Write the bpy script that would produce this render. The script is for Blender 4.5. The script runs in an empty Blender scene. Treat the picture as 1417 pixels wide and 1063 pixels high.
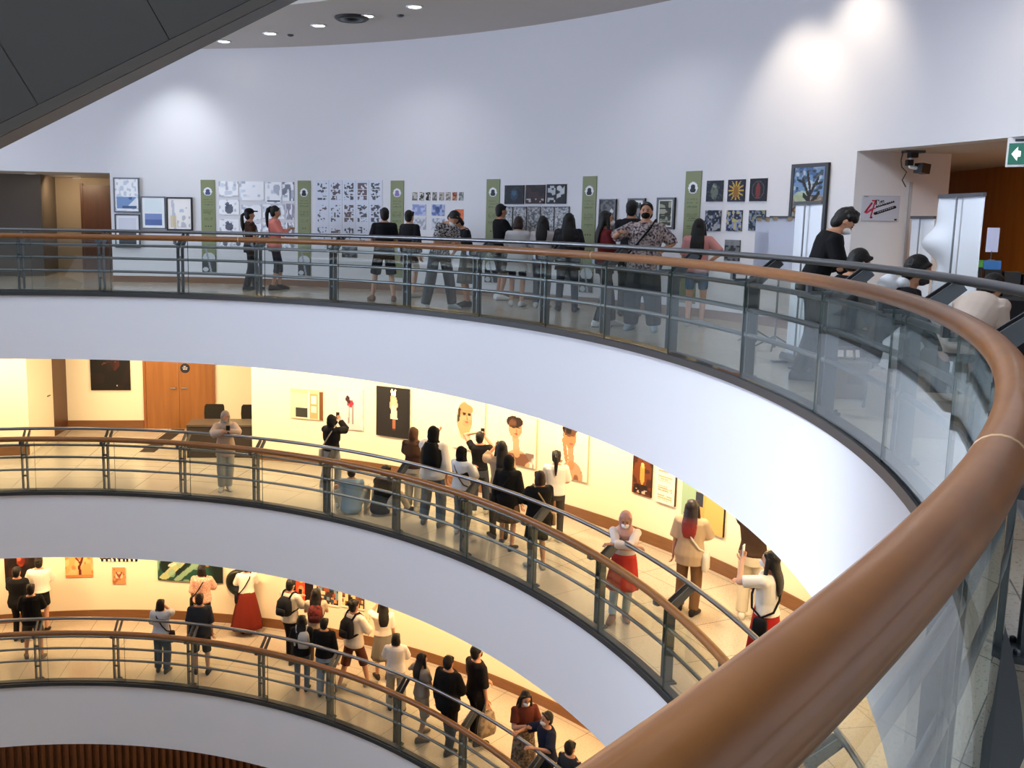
import bpy, math, random
import numpy as np
from mathutils import Vector, Matrix

# ------------------------------------------------------------------ frame and survey of the place
W, H_ = 1417, 1063
FPX, PITCH, ROLL, PX, PY = 1268.04, .1386, -.0151, -106.07, -52.42
CX, CY, R0 = -6.4047, 7.1023, 9.28          # axis of the round atrium, radius of its balcony edges
EYE = 1.45
FZ = [0.0, -3.68, -7.42]                     # the three gallery floors
WR = [12.60, 12.15, 12.15]                   # radius of the gallery walls
cosd = lambda a: math.cos(math.radians(a))
sind = lambda a: math.sin(math.radians(a))

def ray(x, y):
    u = (x - W/2 - PX)/FPX; v = (y - H_/2 - PY)/FPX
    c, s = math.cos(ROLL), math.sin(ROLL)
    a = c*u - s*v; b = s*u + c*v
    return np.array([a, math.cos(PITCH) - b*math.sin(PITCH), -math.sin(PITCH) - b*math.cos(PITCH)])
C0 = np.array([0, 0, EYE])
def onz(x, y, z):
    d = ray(x, y); return C0 + d*((z - EYE)/d[2])
def oncyl(x, y, R):
    d = ray(x, y); a = d[0]**2 + d[1]**2; b = -(d[0]*CX + d[1]*CY); c = CX**2 + CY**2 - R*R
    return C0 + d*((-b + math.sqrt(b*b - a*c))/a)
def theta(P): return math.degrees(math.atan2(P[1]-CY, P[0]-CX))
def rad(P): return math.hypot(P[0]-CX, P[1]-CY)
def pol(r, th, z=0.0): return Vector((CX + r*cosd(th), CY + r*sind(th), z))
def proj(P):
    X, Y, Z = P[0], P[1], P[2]-EYE
    z = Y*math.cos(PITCH) - Z*math.sin(PITCH); y = -(Y*math.sin(PITCH) + Z*math.cos(PITCH))
    c, s = math.cos(ROLL), math.sin(ROLL)
    return W/2+PX+FPX*(c*X/z + s*y/z), H_/2+PY+FPX*(-s*X/z + c*y/z)

scene = bpy.context.scene
COL = scene.collection

# ------------------------------------------------------------------ materials
def lin(c):
    if isinstance(c, str):
        c = c.lstrip('#'); c = c if len(c) == 6 else ''.join(q*2 for q in c); c = [int(c[i:i+2], 16)/255 for i in (0, 2, 4)]
    return tuple(v/12.92 if v <= .04045 else ((v+.055)/1.055)**2.4 for v in c)
_mats = {}
def mat(name, col, rough=.6, metal=0.0, coat=0.0, spec=.5, emit=None, estr=1.0, noise=None, bump=0.0, nscale=30):
    if name in _mats: return _mats[name]
    m = bpy.data.materials.new(name); m.use_nodes = True
    nt = m.node_tree; b = nt.nodes['Principled BSDF']
    c = lin(col)
    b.inputs['Base Color'].default_value = (*c, 1)
    b.inputs['Roughness'].default_value = rough
    b.inputs['Metallic'].default_value = metal
    b.inputs['Coat Weight'].default_value = coat
    b.inputs['Specular IOR Level'].default_value = spec
    if emit is not None:
        b.inputs['Emission Color'].default_value = (*lin(emit), 1); b.inputs['Emission Strength'].default_value = estr
    if noise or bump:
        tc = nt.nodes.new('ShaderNodeTexCoord'); n = nt.nodes.new('ShaderNodeTexNoise')
        n.inputs['Scale'].default_value = nscale; n.inputs['Detail'].default_value = 4
        nt.links.new(tc.outputs['Object'], n.inputs['Vector'])
        if noise:
            mx = nt.nodes.new('ShaderNodeMix'); mx.data_type = 'RGBA'
            mx.inputs['A'].default_value = (*c, 1); mx.inputs['B'].default_value = (*lin(noise), 1)
            rp = nt.nodes.new('ShaderNodeValToRGB'); rp.color_ramp.elements[0].position = .42; rp.color_ramp.elements[1].position = .6
            nt.links.new(n.outputs['Fac'], rp.inputs['Fac']); nt.links.new(rp.outputs['Color'], mx.inputs['Factor'])
            nt.links.new(mx.outputs['Result'], b.inputs['Base Color'])
        if bump:
            bp = nt.nodes.new('ShaderNodeBump'); bp.inputs['Strength'].default_value = bump; bp.inputs['Distance'].default_value = .01
            nt.links.new(n.outputs['Fac'], bp.inputs['Height']); nt.links.new(bp.outputs['Normal'], b.inputs['Normal'])
    _mats[name] = m
    return m
def cloth(hexcol, noise=None, nscale=30, rough=.85):
    return mat('fabric_%s_%s' % (hexcol.lstrip('#'), (noise or '').lstrip('#')), hexcol, rough, spec=.2, noise=noise, nscale=nscale)

def wood_mat(name, c1, c2, rough=.32, coat=.3, scale=(1, 1, 14), wave=3.0):
    m = mat(name, c1, rough, coat=coat); nt = m.node_tree; b = nt.nodes['Principled BSDF']
    tc = nt.nodes.new('ShaderNodeTexCoord'); mp = nt.nodes.new('ShaderNodeMapping'); mp.inputs['Scale'].default_value = scale
    n = nt.nodes.new('ShaderNodeTexNoise'); n.inputs['Scale'].default_value = wave; n.inputs['Detail'].default_value = 6; n.inputs['Distortion'].default_value = .4
    rp = nt.nodes.new('ShaderNodeValToRGB'); rp.color_ramp.elements[0].color = (*lin(c1), 1); rp.color_ramp.elements[1].color = (*lin(c2), 1)
    rp.color_ramp.elements[0].position = .3; rp.color_ramp.elements[1].position = .7
    nt.links.new(tc.outputs['Object'], mp.inputs['Vector']); nt.links.new(mp.outputs['Vector'], n.inputs['Vector'])
    nt.links.new(n.outputs['Fac'], rp.inputs['Fac']); nt.links.new(rp.outputs['Color'], b.inputs['Base Color'])
    return m

def stone_mat(name, base, dark, joint):
    m = mat(name, base, .16, spec=.5); nt = m.node_tree; b = nt.nodes['Principled BSDF']; N = nt.nodes.new; L = nt.links.new
    tc = N('ShaderNodeTexCoord'); sx = N('ShaderNodeSeparateXYZ'); L(tc.outputs['Object'], sx.inputs[0])
    def mth(op, a, bb=None):
        q = N('ShaderNodeMath'); q.operation = op
        for i, v in enumerate((a, bb)):
            if v is None: continue
            if hasattr(v, 'is_linked'): L(v, q.inputs[i])
            else: q.inputs[i].default_value = v
        return q.outputs[0]
    ang = mth('ARCTAN2', sx.outputs['Y'], sx.outputs['X'])
    r2 = mth('ADD', mth('MULTIPLY', sx.outputs['X'], sx.outputs['X']), mth('MULTIPLY', sx.outputs['Y'], sx.outputs['Y']))
    rr = mth('SQRT', r2)
    fa = mth('ABSOLUTE', mth('SUBTRACT', mth('FRACT', mth('MULTIPLY', ang, 80/math.tau)), .5))      # radial joints
    fr = mth('ABSOLUTE', mth('SUBTRACT', mth('FRACT', mth('MULTIPLY', rr, 1/.86)), .5))
    ja = mth('GREATER_THAN', fa, .4955); jr = mth('GREATER_THAN', fr, .4955)
    jj = mth('MAXIMUM', ja, jr)
    v = N('ShaderNodeTexVoronoi'); v.inputs['Scale'].default_value = 28; L(tc.outputs['Object'], v.inputs['Vector'])
    n = N('ShaderNodeTexNoise'); n.inputs['Scale'].default_value = 55; n.inputs['Detail'].default_value = 3; L(tc.outputs['Object'], n.inputs['Vector'])
    rp = N('ShaderNodeValToRGB'); rp.color_ramp.elements[0].position = .33; rp.color_ramp.elements[1].position = .42
    rp.color_ramp.elements[0].color = (*lin(dark), 1); rp.color_ramp.elements[1].color = (*lin(base), 1)
    L(n.outputs['Fac'], rp.inputs['Fac'])
    big = N('ShaderNodeTexNoise'); big.inputs['Scale'].default_value = 1.3; big.inputs['Detail'].default_value = 3; L(tc.outputs['Object'], big.inputs['Vector'])
    hs = N('ShaderNodeHueSaturation'); L(rp.outputs['Color'], hs.inputs['Color'])
    L(mth('ADD', mth('MULTIPLY', big.outputs['Fac'], .3), .85), hs.inputs['Value'])
    mx = N('ShaderNodeMix'); mx.data_type = 'RGBA'; mx.inputs['B'].default_value = (*lin(joint), 1)
    L(jj, mx.inputs['Factor']); L(hs.outputs['Color'], mx.inputs['A']); L(mx.outputs['Result'], b.inputs['Base Color'])
    return m

def glass_mat(name, tint, refl=1.0):
    m = bpy.data.materials.new(name); m.use_nodes = True; nt = m.node_tree; nt.nodes.clear(); N = nt.nodes.new; L = nt.links.new
    out = N('ShaderNodeOutputMaterial'); t = N('ShaderNodeBsdfTransparent'); t.inputs[0].default_value = (*tint, 1)
    g = N('ShaderNodeBsdfGlossy'); g.inputs['Roughness'].default_value = .015; g.inputs[0].default_value = (.9, .95, .95, 1)
    fr = N('ShaderNodeFresnel'); ge = N('ShaderNodeNewGeometry'); mi = N('ShaderNodeMapRange')   # same reflection on both faces of the pane
    mi.inputs['To Min'].default_value = 1.5; mi.inputs['To Max'].default_value = 1/1.5; L(ge.outputs['Backfacing'], mi.inputs['Value']); L(mi.outputs['Result'], fr.inputs['IOR'])
    mu = N('ShaderNodeMath'); mu.operation = 'MULTIPLY'; mu.inputs[1].default_value = refl; L(fr.outputs[0], mu.inputs[0])
    mx = N('ShaderNodeMixShader'); L(mu.outputs[0], mx.inputs[0]); L(t.outputs[0], mx.inputs[1]); L(g.outputs[0], mx.inputs[2]); L(mx.outputs[0], out.inputs[0])
    _mats[name] = m
    return m

def attr_mat(name, rough=.5, coat=0.0):
    m = mat(name, '#808080', rough, coat=coat, spec=.3); nt = m.node_tree
    a = nt.nodes.new('ShaderNodeAttribute'); a.attribute_name = 'paint'
    nt.links.new(a.outputs['Color'], nt.nodes['Principled BSDF'].inputs['Base Color'])
    return m

M = dict(
    paint=mat('white_wall_paint', '#dfdfe3', .55, spec=.25),
    paint_warm=mat('cream_wall_paint', '#e8dcc0', .55, spec=.25),
    fascia=mat('white_fascia_paint', '#e6e7ec', .45, spec=.3),
    ceil=mat('ceiling_paint', '#c9c3bc', .7, spec=.2),
    stone=stone_mat('polished_terrazzo', '#b8ad9b', '#8f8677', '#5b564e'),
    skirt=wood_mat('brown_skirting', '#7d5430', '#6e4828', .4, .1),
    rail=wood_mat('varnished_handrail_wood', '#8e5923', '#7e4d1d', .38, .2, (3, 3, 14), 2.5),
    steel=mat('brushed_steel', '#808285', .33, 1.0),
    post=mat('dark_steel_plate', '#5f666b', .38, .75),
    kerb=mat('dark_metal_kerb', '#3b3c3e', .45, .3),
    glass=glass_mat('green_tinted_glass', (.925, .955, .945), 1.0),
    gedge=mat('glass_edge_green', '#3d5852', .2, spec=.6),
    escal=mat('charcoal_metal_panel', '#4b4a47', .5, .1),
    escal_trim=mat('charcoal_metal_trim', '#5a5751', .4, .2),
    orange=wood_mat('orange_veneer', '#b4712a', '#a46322', .35, .3, (6, 6, .6), 1.6),
    brown=wood_mat('dark_brown_veneer', '#53301a', '#472813', .4, .2, (8, 8, .5), 1.6),
    door=wood_mat('oak_door_veneer', '#94602e', '#865426', .4, .2, (8, 8, .5), 1.6),
    lobby=mat('taupe_wall_paint', '#8d7e6c', .6),
    black=mat('black_frame', '#17171a', .4),
    silver=mat('silver_frame', '#7d828c', .35, .7),
    dark=mat('charcoal_plastic', '#2b2b2c', .5),
    white=mat('white_plastic', '#e9ebef', .45),
    canvas=attr_mat('painted_print', .55),
    gloss=attr_mat('glossy_print', .28),
    lampglow=mat('lamp_glow', '#ffffff', emit='#fff4e4', estr=14),
    skin=mat('skin', '#c08f72', .55, spec=.3), skin_light=mat('skin_light', '#d3a58a', .55, spec=.3),
    hair=mat('black_hair', '#0e0b0a', .5, spec=.35, bump=.7, nscale=70),
    hair_brown=mat('dark_brown_hair', '#2c1a12', .5, spec=.35, bump=.7, nscale=70),
    cardboard=mat('brown_cardboard', '#a4917a', .8),
    bag=mat('thin_plastic_bag', '#c9cbcf', .3, bump=.4, nscale=18),
)
_mats_black = M['black']

# ------------------------------------------------------------------ object helpers
def link(name, me, parent=None):
    o = bpy.data.objects.new(name, me); COL.objects.link(o)
    if parent is not None: o.parent = parent
    return o
def tag(o, label, cat, group=None, kind=None):
    o['label'] = label; o['category'] = cat
    if group: o['group'] = group
    if kind: o['kind'] = kind
    return o
def struct(o, label=None):
    o['kind'] = 'structure'
    if label: o['label'] = label
    return o
def empty(name, loc, rz=0.0):
    o = bpy.data.objects.new(name, None); COL.objects.link(o); o.empty_display_size = .1
    o.location = loc; o.rotation_euler = (0, 0, rz); return o

class G:
    """collects shapes for one mesh"""
    def __init__(s): s.v = []; s.f = []; s.mi = []; s.cur = 0
    def add(s, vs, fs):
        b = len(s.v); s.v += [tuple(p) for p in vs]
        for f in fs: s.f.append(tuple(i+b for i in f)); s.mi.append(s.cur)
        return s
    def box(s, c, size, rot=None):
        hx, hy, hz = (d/2 for d in size)
        P = [Vector((x, y, z)) for x in (-hx, hx) for y in (-hy, hy) for z in (-hz, hz)]
        if rot is not None: P = [rot @ p for p in P]
        c = Vector(c)
        return s.add([p + c for p in P], [(0, 1, 3, 2), (4, 6, 7, 5), (0, 4, 5, 1), (2, 3, 7, 6), (0, 2, 6, 4), (1, 5, 7, 3)])
    def loft(s, rings, cap=True):
        n = len(rings[0]); vs = [p for r in rings for p in r]; fs = []
        for i in range(len(rings)-1):
            for j in range(n):
                k = (j+1) % n; fs.append((i*n+j, i*n+k, (i+1)*n+k, (i+1)*n+j))
        if cap: fs += [tuple(range(n-1, -1, -1)), tuple((len(rings)-1)*n + j for j in range(n))]
        return s.add(vs, fs)
    def tube(s, pts, rr, n=10, cap=True, flat=None):
        pts = [Vector(p) for p in pts]
        if not hasattr(rr, '__len__'): rr = [rr]*len(pts)
        rings = []; up = None
        for i, p in enumerate(pts):
            d = (pts[min(i+1, len(pts)-1)] - pts[max(i-1, 0)]).normalized()
            if up is None:
                up = Vector((0, 0, 1)) if abs(d.z) < .9 else Vector((0, 1, 0))
            u = (up - d*up.dot(d)).normalized(); up = u; w = d.cross(u)
            k = flat or (1, 1)
            rings.append([p + (u*math.cos(a)*k[0] + w*math.sin(a)*k[1])*rr[i] for a in (math.tau*j/n for j in range(n))])
        return s.loft(rings, cap)
    def capsule(s, a, b, ra, rb, n=10):
        a = Vector(a); b = Vector(b); d = b - a
        d = d.normalized() if d.length > 1e-6 else Vector((0, 0, 1))
        P = []; Rr = []
        for t in (80, 50, 22): P.append(a - d*ra*sind(t)); Rr.append(ra*cosd(t))
        P += [a, b]; Rr += [ra, rb]
        for t in (22, 50, 80): P.append(b + d*rb*sind(t)); Rr.append(rb*cosd(t))
        return s.tube(P, Rr, n)
    def ell(s, c, r, rot=None, n=14, m=8):
        c = Vector(c); rings = []
        for i in range(m+1):
            ph = -89 + 178*i/m
            ring = [Vector((r[0]*cosd(ph)*math.cos(math.tau*j/n), r[1]*cosd(ph)*math.sin(math.tau*j/n), r[2]*sind(ph))) for j in range(n)]
            if rot is not None: ring = [rot @ p for p in ring]
            rings.append([p + c for p in ring])
        return s.loft(rings)
    def mesh(s, name, mats=None, smooth=False, voxel=None, relax=2):
        me = bpy.data.meshes.new(name); me.from_pydata(s.v, [], s.f)
        for m in (mats or []): me.materials.append(m)
        if mats and len(mats) > 1: me.polygons.foreach_set('material_index', s.mi)
        if voxel:
            me.validate(); o = bpy.data.objects.new('tmp', me); COL.objects.link(o)
            r = o.modifiers.new('r', 'REMESH'); r.mode = 'VOXEL'; r.voxel_size = voxel; r.use_smooth_shade = True
            if relax:
                k = o.modifiers.new('s', 'SMOOTH'); k.iterations = relax; k.factor = .5
            dg = bpy.context.evaluated_depsgraph_get()
            nm = bpy.data.meshes.new_from_object(o.evaluated_get(dg)); nm.name = name
            bpy.data.objects.remove(o); bpy.data.meshes.remove(me); me = nm
            if mats:
                me.materials.clear()
                for m in mats: me.materials.append(m)
            smooth = True
        else:
            import bmesh
            bm = bmesh.new(); bm.from_mesh(me); bmesh.ops.recalc_face_normals(bm, faces=bm.faces); bm.to_mesh(me); bm.free()
        if smooth: me.shade_smooth()
        me.update(); return me
    def obj(s, name, m, parent=None, smooth=False, voxel=None, relax=2):
        ms = list(m) if isinstance(m, (list, tuple)) else [m]
        return link(name, s.mesh(name, ms, smooth, voxel, relax), parent)

def arc_solid(g, prof, t0, t1, step=1.5):
    """sweep a closed (r, z) profile round the atrium axis, coordinates relative to the axis"""
    n = max(1, int(abs(t1-t0)/step)); full = abs(abs(t1-t0)-360) < 1e-6
    ts = [t0 + (t1-t0)*i/n for i in range(n+1)]
    if full:
        k = len(prof); vs = [Vector((r*cosd(t), r*sind(t), z)) for t in ts[:-1] for r, z in prof]
        fs = [(i*k+j, i*k+(j+1) % k, ((i+1) % n)*k+(j+1) % k, ((i+1) % n)*k+j) for i in range(n) for j in range(k)]
        return g.add(vs, fs)
    return g.loft([[Vector((r*cosd(t), r*sind(t), z)) for r, z in prof] for t in ts])
def circ(r, z, q, n=14, fz=1.0): return [(r + q*math.cos(math.tau*i/n), z + q*fz*math.sin(math.tau*i/n)) for i in range(n)]
def rect(r0, r1, z0, z1): return [(r0, z0), (r1, z0), (r1, z1), (r0, z1)]
AX = Vector((CX, CY, 0))
def ring_obj(name, prof, t0, t1, m, step=1.5, parent=None, smooth=False, z=0.0):
    g = G(); arc_solid(g, prof, t0, t1, step); o = g.obj(name, m, parent, smooth)
    if parent is None: o.location = AX + Vector((0, 0, z))
    return o
def auto_smooth(o, deg=35):
    me = o.data; me.shade_smooth()
    try: me.set_sharp_from_angle(angle=math.radians(deg))
    except Exception: pass
    return o
# ------------------------------------------------------------------ people
V = Vector
ARM = dict(  # right hand target (mirrored for the left), elbow direction, curl
    down=((.235, .03, .79), (.25, -1, 0)), phone=((.05, .29, 1.47), (.9, .1, -1)), look=((.05, .27, 1.20), (.7, -.1, -1)),
    cross=((-.11, .19, 1.17), (1, .1, -.5)), hip=((.17, .04, 1.0), (1, -.4, 0)), strap=((.12, .13, 1.27), (.5, -.1, -1)),
    front=((.05, .22, 1.0), (.7, -.4, -.3)), rail=((.26, .36, 1.27), (.8, -.3, -.5)), head=((.09, .10, 1.60), (1, .2, .1)),
    bag=((.27, .10, .80), (.4, -1, 0)), out=((.44, .18, 1.29), (.4, -.6, -.6)), chin=((.03, .16, 1.44), (.8, .1, -1)), lap=((.10, .30, .95), (.7, -.5, -.3)),
    railcross=((-.13, .30, 1.30), (1, .2, -.2)), behind=((.05, -.16, .98), (1, -.5, 0)))
TORSO = [(.79, .135, .095, -.005), (.88, .165, .112, -.012), (.97, .146, .10, -.004), (1.06, .128, .092, 0), (1.16, .142, .10, .004), (1.26, .158, .106, .002), (1.33, .165, .098, -.004), (1.385, .12, .075, -.008), (1.425, .055, .055, -.004)]
SHARED = {}
def ik(S, T, a, b, pole):
    d = T-S; L = min(d.length, (a+b)*.998); u = d.normalized(); x = (a*a-b*b+L*L)/(2*L); h = math.sqrt(max(a*a-x*x, 0))
    p = V(pole); p = p - u*p.dot(u); p = p.normalized() if p.length > 1e-5 else V((0, 1, 0))
    return S+u*x+p*h, S+u*L
def smst(t): t = max(0, min(1, t)); return t*t*(3-2*t)

class Person:
    def __init__(s, lv, x, yf=None, yh=None, H=None, rel=0, label='', group=None, pos=None,
                 lean=0, side=0, turn=0, nod=0, head_turn=0, arms=('down', 'down'), legs=((-.1, .03), (.1, -.02)), pel=(0, 0, 0), knees=None,
                 girth=1.0, skin='skin', top='#111111', sleeve=.45, hem=.86, loose=.016, topnoise=None, nscale=40,
                 bottom='pants', bcol='#2a2d33', blen=1.0, wide=1.0, flare=.2, bnoise=None, shoes='#d8d8d8', leggings=None, hair='short', hcol='hair', tip=None, hijab='#222222', mask=None, face=False, voxel=.0145):
        z0 = FZ[lv]
        if pos is not None: P = V(pos)
        elif yf is not None: P = V(onz(x, yf, z0))
        else: P = V(onz(x, yh, z0+H))
        P.z = z0
        if H is None:
            lo, hi = .8, 2.3
            for _ in range(40):
                m = (lo+hi)/2
                if proj((P.x, P.y, z0+m))[1] > yh: lo = m
                else: hi = m
            H = lo
            if H < 1.48 and pel == (0, 0, 0):
                H = 1.5
                if lv: P = V(onz(x, yh, z0+H)); P.z = z0
        s.H = H; k = s.k = H/1.655
        az = math.atan2(P.x, P.y); fa = az + math.radians(rel)          # 0 = walking away from the viewpoint, 90 = towards picture right
        s.root = empty('person', P, -fa); s.P = P
        tag(s.root, label, 'person', group)
        s.girth = girth; s.lean, s.side, s.turn = map(math.radians, (lean, side, turn)); s.pel = V(pel)
        s.voxel = voxel
        Rm = lambda t: Matrix.Rotation(-s.lean*t, 3, 'X') @ Matrix.Rotation(s.side*t, 3, 'Y') @ Matrix.Rotation(s.turn*t, 3, 'Z')
        piv = V((0, 0, .90))
        s.Rm = Rm
        s.T = lambda p: piv + Rm(smst((p[2]-.84)/.3)) @ (V(p)-piv) + s.pel
        s.D = lambda d, t=1: Rm(t) @ V(d)
        # joints
        s.sh = [s.T((i*.168*(.9+.1*girth), -.005, 1.345)) for i in (-1, 1)]
        s.elb, s.wri = [], []
        for i, nm in zip((-1, 1), arms):
            if isinstance(nm, str): t, pole = ARM[nm]
            else: t, pole = nm
            t = s.T((t[0]*i, t[1], max(t[2], 1.15))) + V((0, 0, min(0, t[2]-1.15))); j = 0 if i < 0 else 1
            e, w = ik(s.sh[j], t, .275, .245, s.D((pole[0]*i, pole[1], pole[2]))); s.elb.append(e); s.wri.append(w)
        s.hip = [V((i*.088, -.005, .88)) + s.pel for i in (-1, 1)]
        s.kne, s.ank = [], []
        for j, i in enumerate((-1, 1)):
            fx, fy = legs[j][:2]; fz = legs[j][2] if len(legs[j]) > 2 else .085
            kp = knees[j] if knees else (i*.12, 1, 0)
            a, b = ik(s.hip[j], V((fx, fy, fz)), .41, .40, kp); s.kne.append(a); s.ank.append(b)
        s.footdir = []
        for j, i in enumerate((-1, 1)):
            d = s.ank[j]-s.kne[j]; f = V((i*.22, 1, 0)).normalized()
            s.footdir.append(f)
        s.hd = s.T((0, 0, 1.42))
        s.HR = Rm(1) @ Matrix.Rotation(math.radians(-head_turn), 3, 'Z') @ Matrix.Rotation(math.radians(-nod), 3, 'X')
        s.Hp = lambda p: s.hd + s.HR @ (V(p)-V((0, 0, 1.42)))
        s.build_body(M[skin])
        if leggings: s.clothes(None, 0, 1, 0, None, 1, 'pants', leggings, .97, 1.0, .2, None, None)
        s.clothes(top, sleeve, hem, loose, topnoise, nscale, bottom, bcol, blen, wide, flare, bnoise, shoes)
        s.hairdo(hair, hcol, tip, hijab)
        if mask: s.mask(mask)
        if face: s.face()
    def S(s, g):
        g.v = [tuple(c*s.k for c in p) for p in g.v]; return g
    def part(s, g, name, m, vox=None, parent=None, relax=2, smooth=True):
        s.S(g); return g.obj(name, m, parent or s.root, smooth, vox*s.k if vox else None, relax)
    def torso(s, g, z0, z1, inf, hemflare=0.0, n=18):
        zs = [z0] + [q[0] for q in TORSO if z0+.02 < q[0] < z1-.02] + [z1]; rings = []
        for z in zs:
            Z = [q[0] for q in TORSO]; zc = max(Z[0], min(Z[-1], z))
            rx, ry, oy = (float(np.interp(zc, Z, [q[i] for q in TORSO])) for i in (1, 2, 3))
            gk = 1+(s.girth-1)*(1 if z < 1.33 else .4)
            rx = rx*gk+inf; ry = ry*gk+inf*.9
            if z < .86: rx += hemflare*(.86-z); ry += hemflare*.8*(.86-z)
            if z < .95 and hemflare >= 0: ry = max(ry, .118*gk+inf)
            c = s.legmid(z) if z < .82 else V((0, 0, 0))
            rings.append([s.T((rx*math.cos(a)+c.x, ry*math.sin(a)+oy+c.y, z)) for a in (math.tau*j/n for j in range(n))])
        g.loft(rings); return g
    def legmid(s, z):
        t = smst((.85-z)/.75)
        m = (s.ank[0]+s.ank[1])/2 - s.pel; return V((m.x*t, m.y*t, 0))
    def build_body(s, m):
        g = G(); k = s.girth; gl = .85+.15*k
        s.torso(g, .79, 1.425, 0)
        g.capsule(s.T((0, -.004, 1.37)), s.Hp((0, .008, 1.50)), .055, .048)
        g.ell(s.Hp((0, -.004, 1.545)), (.073, .091, .105), s.HR); g.ell(s.Hp((0, .028, 1.49)), (.055, .058, .065), s.HR)
        for i in (-1, 1): g.ell(s.Hp((i*.074, -.006, 1.53)), (.014, .022, .03), s.HR, 8, 5)
        g.capsule(s.Hp((0, .086, 1.535)), s.Hp((0, .10, 1.508)), .009, .015, 8)
        for j in (0, 1):
            g.capsule(s.sh[j], s.elb[j], .05*gl, .038*gl); g.capsule(s.elb[j], s.wri[j], .039*gl, .026*gl)
            g.capsule(s.hip[j], s.kne[j], .082*k, .052*gl); 
            mid = s.kne[j].lerp(s.ank[j], .3); g.capsule(s.kne[j], mid, .05*gl, .052*gl); g.capsule(mid, s.ank[j], .052*gl, .034)
            f = s.footdir[j]; a = s.ank[j]
            g.capsule(a + V((0, 0, -.045)) - f*.03, a + V((0, 0, -.055)) + f*.14, .036, .026)
        # palms are part of the remeshed skin, the fingers join it
        s.hand_geo = []
        for j, i in enumerate((-1, 1)):
            d = (s.wri[j]-s.elb[j]).normalized(); side = d.cross(V((0, 0, 1)));
            side = side.normalized() if side.length > .2 else V((0, 1, 0))
            nrm = side.cross(d).normalized()
            if abs(d.z) > .7: side, nrm = V((0, 1, 0)) - d*d.y, V((-i, 0, 0)); side = side.normalized()
            w = s.wri[j]; c = w + d*.045
            rot = Matrix((side, d, nrm)).transposed()
            g.ell(c, (.040, .058, .018), rot, 10, 6)
            s.hand_geo.append((w, d, side, nrm, i))
        s.S(g); me = g.mesh('body', [m], True, s.voxel*s.k, 2)
        h = G()
        for w, d, side, nrm, i in s.hand_geo:
            for q, L in zip((-1.5, -.5, .5, 1.5), (.052, .064, .068, .06)):
                a = w + d*.088 + side*q*.019; b = a + d*L*.6 + side*q*.003 - nrm*.012*1; c = b + d*L*.35 - nrm*L*.5
                h.capsule(a - d*.02, b, .0095, .0088, 6); h.capsule(b, c, .0088, .007, 6)
            a = w + d*.03 + side*.032; b = a + d*.035 + side*.024 - nrm*.012; c = b + d*.03 + side*.004 - nrm*.01
            h.capsule(a, b, .012, .010, 6); h.capsule(b, c, .010, .008, 6)
        s.S(h); n0 = len(me.vertices)
        vs = [v.co[:] for v in me.vertices] + h.v; fs = [tuple(p.vertices) for p in me.polygons] + [tuple(i+n0 for i in f) for f in h.f]
        nm = bpy.data.meshes.new('body'); nm.from_pydata(vs, [], fs); nm.materials.append(m); nm.shade_smooth(); nm.update(); bpy.data.meshes.remove(me)
        s.body = link('body', nm, s.root)
    def limb(s, g, pts, rr, frac):
        """flat ended tube along a two-bone limb up to a fraction of its length"""
        L1 = (pts[1]-pts[0]).length; L2 = (pts[2]-pts[1]).length; L = (L1+L2)*frac
        out = [pts[0]]; R = [rr[0]]
        if L <= L1: out.append(pts[0].lerp(pts[1], L/L1)); R.append(rr[0]+(rr[1]-rr[0])*L/L1)
        else:
            out += [pts[0].lerp(pts[1], .85), pts[1].lerp(pts[2], .1)]; R += [rr[0]+(rr[1]-rr[0])*.85, rr[1]]
            t = (L-L1)/L2
            if t > .12: out.append(pts[1].lerp(pts[2], t)); R.append(rr[1]+(rr[2]-rr[1])*t)
        g.tube(out, R, 12)
    def clothes(s, top, sleeve, hem, loose, tn, ns, bottom, bcol, blen, wide, flare, bn, shoes):
        k = s.girth; gl = .85+.15*k; vx = s.voxel
        if top:
            g = G(); s.torso(g, hem, 1.40, loose, .12 if hem > .7 else .22)
            for j in (0, 1):
                if sleeve > 0:
                    r = (.054*gl+loose*.6, .048*gl+loose*.9, .034*gl+loose*.8)
                    sw = s.sh[j] + (V((0, 0, 1.3)) + s.pel - s.sh[j])*.08
                    s.limb(g, [sw, s.elb[j], s.wri[j]], r, sleeve); g.ell(s.sh[j] + V((0, 0, -.012)), (.052*gl+loose*.5,)*3, None, 10, 6)
            m = top if not isinstance(top, str) else cloth(top, tn, ns)
            s.top = s.part(g, 'dress' if hem < .6 else 'top', m, vx, relax=2)
        if bottom in ('pants', 'shorts'):
            g = G(); s.torso(g, .765, .99, .012)
            for j in (0, 1):
                r = (.088*k+.006, (.058*gl+.008)*wide, (.045+.012)*wide)
                if blen > .9: r = (r[0], r[1], r[2])
                L = blen; s.limb(g, [s.hip[j]+V((0, 0, .0)), s.kne[j], s.ank[j]+V((0, 0, .0))], r, L); g.ell(s.hip[j], (.09*k, .10*k, .09), None, 12, 6)
            s.part(g, 'trousers' if blen > .75 else 'shorts', cloth(bcol, bn, 25), vx, relax=2)
        elif bottom == 'skirt':
            g = G(); n = 40; rings = []; z1 = blen
            for i in range(9):
                t = i/8; z = 1.0+(z1-1.0)*t; rx = .146*k+.012+(flare-.14)*t**.8; ry = .112*k+.012+(flare*.8-.1)*t**.8; c = s.legmid(z)
                rings.append([s.T((rx*(1+.05*t*math.sin(9*a))*math.cos(a)+c.x, ry*(1+.05*t*math.sin(9*a))*math.sin(a)+c.y, z)) for a in (math.tau*q/n for q in range(n))])
            g.loft(rings); s.part(g, 'skirt', cloth(bcol, bn, 25))
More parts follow.
